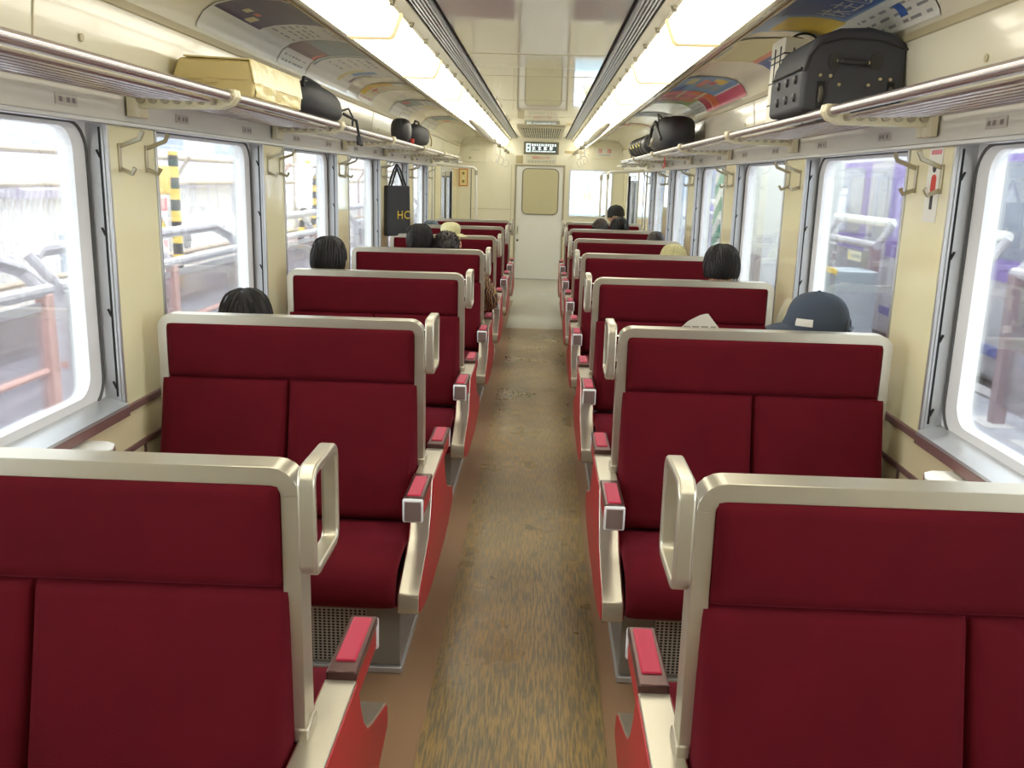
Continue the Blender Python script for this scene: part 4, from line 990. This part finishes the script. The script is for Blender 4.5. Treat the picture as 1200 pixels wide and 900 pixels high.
def cap(t, hc, Rh, m, patch=None, strap=False):
    vs = []; fs = []; nx, nz = 32, 10
    for j in range(nz+1):
        th = -.02+(PI/2+.02)*j/nz
        for i in range(nx):
            a = 2*PI*i/nx; d = Vector((math.cos(th)*math.cos(a), math.cos(th)*math.sin(a), math.sin(th)))
            p = head_point(d); seam = .0015*abs(math.sin(3*a))
            vs.append(hc+Rh @ (p+p.normalized()*(.017+seam)+Vector((0, 0, .012))))
    for j in range(nz):
        for i in range(nx): fs.append((j*nx+i, j*nx+(i+1) % nx, (j+1)*nx+(i+1) % nx, (j+1)*nx+i))
    c = MB().add(vs, fs).build('cap_crown', m, t, smooth=80)
    b = MB()
    def br(u, v, o):
        a = PI/2+(u-.5)*2.3; x = math.cos(a); y = math.sin(a)
        r0 = Vector((x*.088, y*.108, .018)); ext = .075*math.cos((u-.5)*PI)**.8
        return hc+Rh @ (r0+Vector((x*.3*ext*v, ext*v, -.02*v*v-.012*abs(u-.5)*2*v+o)))
    b.grid(lambda u, v: br(u, v, 0), 16, 6); b.grid(lambda u, v: br(u, v, .004), 16, 6)
    b.build('cap_brim', m, c, smooth=80)
    v_, f_ = blob(hc+Rh @ Vector((0, 0, HR[2]+.03)), (.008, .008, .005), 10, 6, 2); MB().add(v_, f_).build('cap_button', m, c)
    if patch:
        def pp(u, v):
            a = PI-.55+.55*u if patch > 0 else .25+.5*u
            d = Vector((math.cos(a), math.sin(a), .10+.2*v)).normalized(); p = head_point(d); return hc+Rh @ (p+p.normalized()*.0195+Vector((0, 0, .012)))
        MB().grid(pp, 6, 3).build('cap_label', mat('label_white', (228, 226, 216), rough=.6), c)
    if strap:
        MB().tube([hc+Rh @ Vector((.05*math.cos(PI*i/8), -.118+.004, .02+.035*math.sin(PI*i/8))) for i in range(9)], .004, 6).build('cap_opening', BLK, c)
        MB().tube([hc+Rh @ Vector((x, -.121, .016)) for x in (-.05, 0, .05)], .007, 6).build('cap_strap', m, c)
cap(pr, hc, Rh, mat('cap_navy', (64, 74, 90), rough=.8, var=.12, bump=.2, bscale=500), patch=1, strap=True)
cap(pr2, hc2, Rh2, mat('cap_black', (36, 38, 42), rough=.7, var=.1))
# open newspaper held behind the second right bench
t = thing('newspaper', 'white sheet of newspaper showing above the second right bench', 'newspaper', (.68, ROWS[1]+.36, .98))
def page_top(u):
    K = [(0, .03), (.25, .075), (.5, .098), (.66, .106), (1, .03)]
    for (a_, p_), (b_, q_) in zip(K, K[1:]):
        if u <= b_: return p_+(q_-p_)*(u-a_)/(b_-a_)
    return K[-1][1]
for nm, dy in (('page', 0), ('back_page', .003)):
    MB().grid(lambda u, v: (-.10+.185*u, dy+.025*math.sin(2.5*u), -.22+(.22+page_top(u))*v), 18, 10).build(nm, PAP, t, smooth=80)
for k in range(4): MB().grid(lambda u, v: (-.07+.035*k+.026*u, -.002+.025*math.sin(2.5*(.2+.19*k)), .045+.012*v), 2, 1).build('print', mat('print_faint', (168, 164, 150)), t)
# pale hat on the fifth left bench passenger row and a blue cushion further on
t = thing('hat', 'pale yellow hat between the two heads behind the fourth left bench', 'hat', (-.70, ROWS[4]-.30, 1.10))
v, f = blob((0, 0, .05), (.085, .10, .06), 18, 10, 2.4); MB().add(v, f).build('crown', HBLD, t, smooth=80)
MB().lathe([(.14, -.004), (.10, .012), (.085, .016)], (0, 0, .0), 24).build('brim', HBLD, t, smooth=80)
person((-.70, ROWS[4]-.27), 1.15, PI, 'passenger wearing the pale hat, facing the camera in front of the fifth left bench', JWHT, TRO, HBLD, style='bald')
person((-1.02, ROWS[5]+off), 1.105, 0, 'passenger with bluish grey hair behind the sixth left bench', JGRY, TRO, mat('hair_bluegrey', (96, 110, 124), rough=.5, var=.3, scale=50), lean=-.11)

# ================================================================== OUTSIDE, LEFT: PLATFORM, RAILING, FENCE, HOUSES
CONC = mat('platform_concrete', (186, 188, 192), rough=.9, var=.12, scale=6, bump=.3, bscale=60)
GRAV = mat('ballast', (180, 174, 166), rough=.95, var=.3, scale=40, bump=1, bscale=30)
STEEL = mat('galvanised_rail', (196, 194, 198), rough=.4, metal=.4, var=.08)
RUST = mat('rusty_post', (204, 168, 160), rough=.7, var=.2, scale=8)
FENC = mat('weathered_fence_rail', (190, 176, 160), rough=.8, var=.25, scale=14)
gr = MB().box(-60, 60, -30, 90, -1.3, -1.2).build('ground', GRAV); struct(gr)
pl = MB().box(-4.3, -1.62, -8, 34, -1.2, 0).build('platform_deck', CONC); struct(pl)
MB().box(-4.32, -4.2, -8, 34, 0, .10).build('platform_kerb', mat('kerb', (170, 168, 166), rough=.9, var=.1), pl)
MB().box(-4.0, -3.1, 9.5, 12.0, .0005, .003).build('platform_patch', mat('pale_paint', (196, 214, 206), rough=.8), pl)
bank = MB().box(-30, -4.32, -8, 60, -1.2, -.5).build('ground_bank', mat('bank_soil', (168, 160, 150), rough=.95, var=.15, scale=3)); struct(bank)
# railing in sections
CLEAR = glass_mat('acrylic_panel', (.86, .82, .86), .3)
for k, (y0, y1) in enumerate(((2.2, 5.5), (5.6, 9.2), (10.6, 13.8), (14.8, 18.6), (19.4, 23.0))):
    t = thing('platform_railing', 'grey tubular platform railing %s' % ('outside the nearest left window, near part', 'across the two nearest left windows', 'outside the third left window', 'outside the fourth left window', 'far along the left platform')[k], 'railing', (-3.0, y0, 0), 'platform railings on the left')
    L = y1-y0
    MB().tube([(-.14, 0, 1.0), (-.15, .1, 1.045), (-.15, L-.4, 1.045), (-.10, L-.12, .95), (-.02, L, .82)], .045, 10).build('top_rail', STEEL, t)
    MB().tube([(0, 0, .82), (0, L, .82)], .04, 10).build('mid_rail', STEEL, t)
    MB().tube([(0, 0, .32), (0, L, .32)], .025, 8).build('low_rail', RUST, t)
    n_ = 3
    for j in range(n_):
        y = .06+(L-.12)*j/(n_-1)
        p_ = MB().box(-.04, .04, y-.045, y+.045, 0, .80).build('post', RUST if j else STEEL, t, bevel=.008)
        MB().tube([(0, y, .80), (-.15, y-.10, 1.03)], .035, 8).build('brace', STEEL, p_)
    for j in range(n_-1):
        a_ = .12+(L-.12)*j/(n_-1); b_ = a_+(L-.24)/(n_-1)-.06
        q_ = MB().box(-.006, .006, a_, b_, .10, .74).build('panel', CLEAR, t)
        MB().box(-.012, .012, a_, b_, .70, .755).build('panel_strip', STEEL, q_)
# chain-link fence
t = thing('chain_link_fence', 'weathered chain-link fence with rusty rails beyond the left platform', 'fence', (-5.0, 6, -.5))
for z in (2.23, 1.90, .95): MB().tube([(0, -4, z), (0, 26, z)], .035, 8).build('rail', FENC, t)
for k in range(12):
    p_ = MB().tube([(0, -3.5+2.5*k, 0), (0, -3.5+2.5*k, 1.95), (.22, -3.5+2.5*k, 2.26)], .03, 8).build('post', RUST if k % 3 == 0 else FENC, t)
m = MB(); n0 = 0
W_ = mat('fence_wire', (196, 196, 200), rough=.5, metal=.3)
for sg in (-1, 1):
    for k in range(330):
        y = -4+.1*k; a_ = Vector((0.02, y, .02)); b_ = Vector((.02, y+sg*1.1, 2.2))
        if b_.y < -4 or b_.y > 27: continue
        m.tube([a_, b_], .0035, 3, caps=False)
wm = m.build('wire_mesh', W_, t, smooth=0); wm['kind'] = 'stuff'
# black and yellow striped posts
def stripe_mat():
    m = mat('striped_post', (240, 200, 90), rough=.6); n = m.node_tree.nodes; l = m.node_tree.links
    tc = n.new('ShaderNodeTexCoord'); wv = n.new('ShaderNodeTexWave'); wv.bands_direction = 'Z'; wv.inputs['Scale'].default_value = 1.15; l.new(tc.outputs['Object'], wv.inputs[0])
    r_ = n.new('ShaderNodeValToRGB'); r_.color_ramp.interpolation = 'CONSTANT'; r_.color_ramp.elements[0].color = srgb(52, 52, 56)+(1,); r_.color_ramp.elements[1].position = .5; r_.color_ramp.elements[1].color = srgb(238, 200, 96)+(1,)
    l.new(wv.outputs['Fac'], r_.inputs[0]); l.new(r_.outputs[0], n['Principled BSDF'].inputs['Base Color']); return m
STR = stripe_mat()
for k, (p, q, lb) in enumerate((((-4.6, 11.5, -.5), (-4.6, 11.48, 1.8), 'upright black and yellow striped post beyond the second left window'), ((-4.8, 17.8, -.5), (-4.8, 18.9, 1.82), 'leaning striped post, taller one outside the third left window'), ((-4.8, 18.9, -.5), (-4.8, 19.5, 1.5), 'leaning striped post, shorter one outside the third left window'))):
    m = MB().tube([Vector((0, 0, 0)), Vector(q)-Vector(p)], .06, 12); o = tag(m.build('striped_post', STR, None, loc=p), lb, 'post', 'striped warning posts')
tag(MB().tube([(0, 0, 0), (.02, 0, 2.6)], .05, 10).build('utility_pole', FENC, None, loc=(-5.2, 19.3, -.5)), 'thin pale pole outside the third left window', 'pole')
# warning sign board
t = thing('warning_board', 'white warning board with red header beyond the second left window', 'sign', (-4.25, 9.95, .0))
MB().box(-.02, 0, -.42, .42, .25, 1.3).build('board', WHITE, t)
MB().box(0, .004, -.42, .42, 1.12, 1.26).build('header', mat('sign_red', (226, 96, 104), rough=.5), t)
text_mesh('注意', .15, 'lettering', WHITE, t, fn=lambda x, y: Vector((.006, x+.22, y+1.19)))
m = MB(); m.prism([(.12, .82), (.42, .82), (.27, 1.06)], 'x', .001, .004); m.build('triangle', INK, t)
m = MB(); m.prism([(.155, .84), (.385, .84), (.27, 1.025)], 'x', .004, .006); m.build('triangle_field', PC['yellow'], t)
for k, ch in enumerate('電'): text_mesh(ch, .10, 'lettering', mat('sign_pink', (230, 110, 140), rough=.5), t, fn=lambda x, y: Vector((.006, x+.33, y+.74)))
for k, ch in enumerate('進入、進'): text_mesh(ch, .10, 'lettering', mat('sign_pink', (230, 110, 140), rough=.5), t, fn=lambda x, y, k=k: Vector((.006, x+.33, y+.60-.1*k)))
for y in (-.3, .3): MB().tube([(-.04, y, 0), (-.04, y, 1.35)], .025, 8).build('leg', STEEL, t)
tag(MB().box(-.05, .05, -.11, .09, -.16, .16).build('orange_box', mat('box_orange', (236, 190, 96), rough=.5), None, loc=(-4.18, 10.16, 1.46), bevel=.03), 'small orange box above the warning board', 'box')
t = thing('platform_mirror', 'oval platform mirror at the end of the railing', 'mirror', (-3.45, 11.0, 0))
MB().tube([(0, 0, 0), (0, 0, .7)], .02, 8).build('post', STEEL, t)
v, f = blob((0, 0, .82), (.03, .13, .17), 18, 12, 2.2); MB().add(v, f).build('shell', mat('mirror_blue', (150, 176, 206), rough=.2), t, smooth=80)
v, f = blob((.02, -.01, .82), (.02, .10, .135), 18, 12, 2.2); MB().add(v, f).build('glass', CHR, t, smooth=80)
# houses
HW = mat('house_white', (240, 238, 232), rough=.9, var=.03); HB = mat('house_blue', (176, 194, 218), rough=.8, var=.06, scale=3); RF = mat('roof_mauve', (168, 158, 172), rough=.7, var=.1); HD = mat('house_window', (150, 164, 180), rough=.2)
def house(loc, size, label, wall, roof, wins=(), balcony=None, stripes=False, eave=.3):
    t = thing('house', label, 'building', loc, 'houses behind the left fence'); X_, Y_, Z_ = size
    MB().box(-X_, 0, 0, Y_, 0, Z_).build('wall', wall, t)
    MB().prism([(-X_-eave, Z_-.02), (eave, Z_-.02), (eave, Z_+.12), (-X_/2, Z_+1.0), (-X_-eave, Z_+.12)], 'y', -eave, Y_+eave).build('roof', roof, t)
    if stripes:
        for k in range(int(Y_/.25)): MB().box(0, .02, .25*k, .25*k+.03, 0, Z_).build('cladding_rib', wall, t)
    for (a_, b_, c_, d_) in wins:
        o = MB().box(0, .05, a_, b_, c_, d_).build('window', WFR, t); MB().box(.04, .055, a_+.06, b_-.06, c_+.06, d_-.06).build('pane', HD, o)
    if balcony:
        a_, b_, c_, d_ = balcony
        o = MB().box(0, .8, a_, b_, c_, c_+.1).build('balcony', wall, t)
        MB().box(.74, .80, a_, b_, d_-.06, d_).build('balcony_rail', wall, o)
        for k in range(int((b_-a_)/.14)): MB().box(.75, .79, a_+.14*k, a_+.14*k+.06, c_, d_).build('slat', wall, o)
    return t
house((-8.2, 5.0, -.5), (4, 5.6, 1.85), 'pale blue-grey clad house at the left edge of the nearest left window', HB, RF, stripes=True)
house((-9.0, 15.6, -.5), (5, 5.2, 1.55), 'white low house behind the fence in the nearest left window', HW, RF, wins=[(1.0, 2.6, .0, .9)])
house((-9.0, 22.6, -.5), (5, 6.4, 1.7), 'white house with a small dark window behind the fence in the second left window', HW, RF, wins=[(3.8, 4.4, .95, 1.45)])
house((-15.5, 10.0, -.5), (6, 16, 5.6), 'tall cream house with a slatted balcony behind the low houses', mat('house_cream', (236, 232, 220), rough=.9, var=.03), RF, wins=[(3.5, 5, 3.2, 4.0), (9.3, 9.8, 2.85, 3.05)], balcony=(2, 14, 1.95, 2.75))
house((-15.5, 30.0, -.5), (6, 20, 6.5), 'large pale building with sliding windows in the second left window', mat('house_pale', (226, 230, 236), rough=.9, var=.03), RF, wins=[(5.5, 9.5, 2.8, 3.6), (13, 16, 2.8, 3.8)])
t = thing('air_conditioner', 'outdoor air-conditioner unit with a round fan by the white house wall', 'air conditioner', (-8.6, 22.0, -.5))
MB().box(-.3, .0, -.4, .4, .1, .75).build('case', HW, t, bevel=.02); MB().lathe([(.25, 0), (.25, .01)], (0, -.08, .42), 20, 'x').build('fan_grille', GASK, t); MB().box(-.28, -.02, -.35, .35, 0, .1).build('feet', GASK, t)

# ================================================================== OUTSIDE, RIGHT: PLATFORM, RAILING, PASSING TRAIN
pr_ = MB().box(1.62, 3.75, -8, 40, -1.2, -.02).build('platform_right', CONC); struct(pr_)
for k in range(18): MB().box(3.16, 3.36, 3.0+.62*k, 3.32+.62*k, -.02, -.015).build('tactile_mark', mat('tactile_pale', (222, 220, 214), rough=.8), pr_)
MB().box(3.6, 3.76, -8, 40, -.02, .0).build('edge_stone', mat('edge_stone', (196, 194, 190), rough=.8, var=.05), pr_)
for z, x in ((-.95, 4.0), (-.95, 5.6)): struct(MB().box(x, x+.07, -8, 50, -1.2, z).build('track_rail', mat('rail_steel', (128, 110, 102), rough=.5, metal=.5)))
for k, (y0, y1) in enumerate(((3.2, 6.3), (6.7, 8.3), (8.9, 10.6), (16.0, 20.0))):
    t = thing('platform_barrier', 'grey tubular barrier on the right platform, %s' % ('nearest to the camera', 'with a small warning sticker', 'beyond the yellow cabinet', 'far along the platform')[k], 'railing', (3.3, y0, -.02), 'barriers on the right platform'); L = y1-y0
    MB().tube([(.12, 0, 1.27), (.12, L, 1.27)], .045, 10).build('top_rail', WHITE, t)
    MB().tube([(0, 0, 1.05), (0, L, 1.05)], .04, 10).build('mid_rail', STEEL, t)
    for j in (0, 1):
        p_ = MB().box(-.045, .045, .05+(L-.1)*j-.045, .05+(L-.1)*j+.045, 0, 1.04).build('post', mat('post_mauve', (150, 132, 136), rough=.5, var=.08), t, bevel=.008)
        MB().tube([(0, .05+(L-.1)*j, 1.04), (.12, .05+(L-.1)*j-.08, 1.26)], .035, 8).build('brace', STEEL, p_)
    MB().box(-.005, .005, .1, L-.1, .12, .98).build('panel', CLEAR, t)
    st = MB().box(-.010, -.006, .35*L-.2, .35*L+.2, .86, .96).build('sticker', mat('sticker_cream', (236, 230, 200), rough=.5), t)
    MB().prism([(.35*L+.13, .875), (.35*L+.19, .875), (.35*L+.16, .945)], 'x', -.012, -.009).build('triangle', PC['yellow'], st)
    m = MB()
    for q in range(7): m.box(-.012, -.0095, .35*L-.17+.037*q, .35*L-.145+.037*q, .895, .925)
    m.build('small_print', PC['grey'], st)
t = thing('platform_cabinet', 'grey cabinet with a yellow edge on the right platform', 'cabinet', (3.05, 8.9, -.02))
MB().box(-.2, .2, -.25, .25, 0, .82).build('body', mat('cabinet_grey', (150, 160, 166), rough=.5), t, bevel=.01)
MB().box(-.21, -.18, .2, .26, 0, .84).build('yellow_edge', PC['yellow'], t); MB().box(-.21, -.19, -.25, .26, .79, .84).build('yellow_top', PC['yellow'], t)
# platform building end with striped pillar and yellow notice
t = thing('platform_shelter', 'white shelter wall with a yellow notice outside the third right window', 'building', (2.75, 11.2, -.02))
MB().box(0, .9, 0, 2.2, 0, 2.4).build('wall', mat('shelter_white', (226, 230, 226), rough=.6), t)
MB().box(-.006, 0, 0, 2.2, 0, .75).build('dado', mat('shelter_mauve', (170, 160, 164), rough=.6), t)
q_ = MB().box(-.02, 0, .45, 1.25, 1.05, 1.62).build('notice_board', WHITE, t); MB().box(-.024, -.02, .52, 1.18, 1.12, 1.55).build('notice', PC['yellow'], q_)
m = MB()
for k in range(5): m.box(-.026, -.024, .6+.11*k, .63+.11*k, 1.18, 1.5)
m.build('print', mat('print_ochre', (210, 170, 40), rough=.6), q_)
def diag_mat():
    m = mat('green_white_stripes', (230, 232, 228), rough=.6); n = m.node_tree.nodes; l = m.node_tree.links
    tc = n.new('ShaderNodeTexCoord'); mp = n.new('ShaderNodeMapping'); mp.inputs['Rotation'].default_value = (math.radians(28), 0, 0); wv = n.new('ShaderNodeTexWave'); wv.bands_direction = 'Z'; wv.inputs['Scale'].default_value = .9; l.new(tc.outputs['Object'], mp.inputs[0]); l.new(mp.outputs[0], wv.inputs[0])
    r_ = n.new('ShaderNodeValToRGB'); r_.color_ramp.interpolation = 'CONSTANT'; r_.color_ramp.elements[0].color = srgb(92, 156, 134)+(1,); r_.color_ramp.elements[1].position = .5; r_.color_ramp.elements[1].color = srgb(226, 226, 222)+(1,)
    l.new(wv.outputs['Fac'], r_.inputs[0]); l.new(r_.outputs[0], n['Principled BSDF'].inputs['Base Color']); return m
tag(MB().box(-.16, .16, -.25, .25, 0, 2.4).build('striped_pillar', diag_mat(), None, loc=(2.80, 13.75, -.02), bevel=.02), 'platform pillar with green and white diagonal stripes', 'pillar')
# neighbouring train
t = thing('passing_train', 'silver train with purple and blue bands standing on the next track', 'train', (4.4, 4.0, -1.2))
SILT = mat('train_silver', (206, 204, 208), rough=.4, metal=.2, var=.05); PUR = mat('train_purple', (148, 128, 196), rough=.4, var=.05); BLU = mat('train_blue', (96, 112, 188), rough=.4); WHT = mat('train_white', (232, 232, 234), rough=.4)
LEN = 10.4
MB().box(0, 2.7, 0, LEN, .98, 4.2).build('body', SILT, t, bevel=.06)
MB().box(-.012, 0, 0, LEN, 1.95, 2.06).build('purple_band', PUR, t); MB().box(-.012, 0, 0, LEN, 1.23, 1.33).build('blue_band', BLU, t)
MB().box(-.014, 0, 0, LEN, 3.12, 4.1).build('roof_band', WHT, t); MB().box(.05, 2.6, 0, LEN, .45, .98).build('underframe', GASK, t)
for k, (a_, b_) in enumerate(((.6, 2.6), (3.0, 4.9), (6.3, 7.2), (8.6, 9.6))):
    o = MB().box(-.02, .0, a_-.5, b_+.4, 2.06, 3.12).build('window_surround', PUR, t); MB().prism(rrect(a_, b_, 2.16, 3.05, .1), 'x', -.026, -.02).build('pane', mat('train_glass', (150, 156, 170), rough=.1), o)
for a_ in (5.4, 7.6):
    o = MB().box(-.022, 0, a_, a_+.75, 1.0, 3.1).build('door', SILT, t); MB().prism(rrect(a_+.12, a_+.63, 2.1, 2.95, .05), 'x', -.028, -.022).build('door_pane', mat('train_glass', (150, 156, 170)), o)
for y in (1.2, 3.2, 7.6, 9.4):
    MB().lathe([(.43, -.06), (.43, .06)], (.55, y, .44), 20, 'x').build('wheel', GASK, t)
t = thing('purple_train_nose', 'slanted purple train nose outside the fourth right window', 'train', (4.3, 20.5, -1.2))
MB().prism([(0, .5), (4.5, .5), (4.5, 3.6), (3.2, 3.5), (.7, 1.9), (0, 1.2)], 'x', 0, 2.6).build('nose', PUR, t, bevel=.1, seg=3)
MB().prism([(1.1, 2.2), (3.1, 3.4), (3.6, 3.4), (3.6, 2.3)], 'x', -.01, .0).build('side_glass', mat('train_glass', (150, 156, 170)), t)
MB().box(-.012, 0, .2, 4.5, .9, 1.1).build('blue_band', BLU, t)
for y in (1.2, 3.6): MB().lathe([(.43, -.06), (.43, .06)], (.5, y, .44), 20, 'x').build('wheel', GASK, t)
t = thing('station_building', 'pale long station building beyond the right tracks', 'building', (9.0, 2.0, -1.2))
MB().box(0, 6, 0, 40, 0, 5.5).build('wall', mat('station_white', (228, 232, 236), rough=.8, var=.03), t); MB().box(-1.2, 6.2, -.4, 40.4, 5.4, 5.7).build('roof', RF, t)
for k in range(9):
    o = MB().box(-.03, 0, 2+4.2*k, 4.4+4.2*k, 2.4, 3.8).build('window', WFR, t); MB().box(-.04, -.03, 2.1+4.2*k, 4.3+4.2*k, 2.5, 3.7).build('pane', HD, o)
# beyond the end window: cab front, number plate, pale station
t = thing('cab_front', 'pale cab interior front with a wide windscreen behind the end window', 'train', (0, 16.9, 0))
for a_, b_, c_, d_ in ((-1.4, 1.4, 0, .95), (-1.4, -1.3, .95, 2.3), (1.3, 1.4, .95, 2.3), (-1.4, 1.4, 2.1, 2.5)): MB().box(a_, b_, 0, .06, c_, d_).build('cab_panel', mat('cab_pale', (216, 222, 222), rough=.5), t)
MB().box(.35, 1.3, -.3, 0, .82, 1.0).build('desk', mat('cab_desk', (150, 176, 190), rough=.5), t, bevel=.02); MB().box(-1.3, 1.3, .02, .03, .95, 2.1).build('windscreen', GLASS, t)
MB().tube([(.5, -.02, 1.15), (.85, -.02, .98)], .008, 6).build('wiper', GASK, t)
t = thing('number_plate', 'pale yellow number fifteen plate seen through the end window', 'sign', (.85, 16.7, 1.30))
MB().box(-.12, .12, 0, .01, -.10, .10).build('plate', mat('plate_yellow', (240, 232, 176), rough=.5), t)
text_mesh('15', .15, 'lettering', mat('print_gold2', (212, 184, 110), rough=.5), t, fn=lambda x, y: Vector((x, -.003, y)))
MB().tube([(0, .01, .1), (0, .1, .78)], .006, 6).build('hanger', GASK, t)
t = thing('platform_block', 'pale blue and white building straight ahead of the train', 'building', (-4, 42.5, -1.2))
MB().box(0, 12, 0, 5, 0, 6).build('wall', mat('ahead_white', (222, 232, 240), rough=.8, var=.04), t)
for k in range(5):
    o = MB().box(1+2.1*k, 2.2+2.1*k, -.04, 0, 2.0, 3.6).build('window', HB, t)
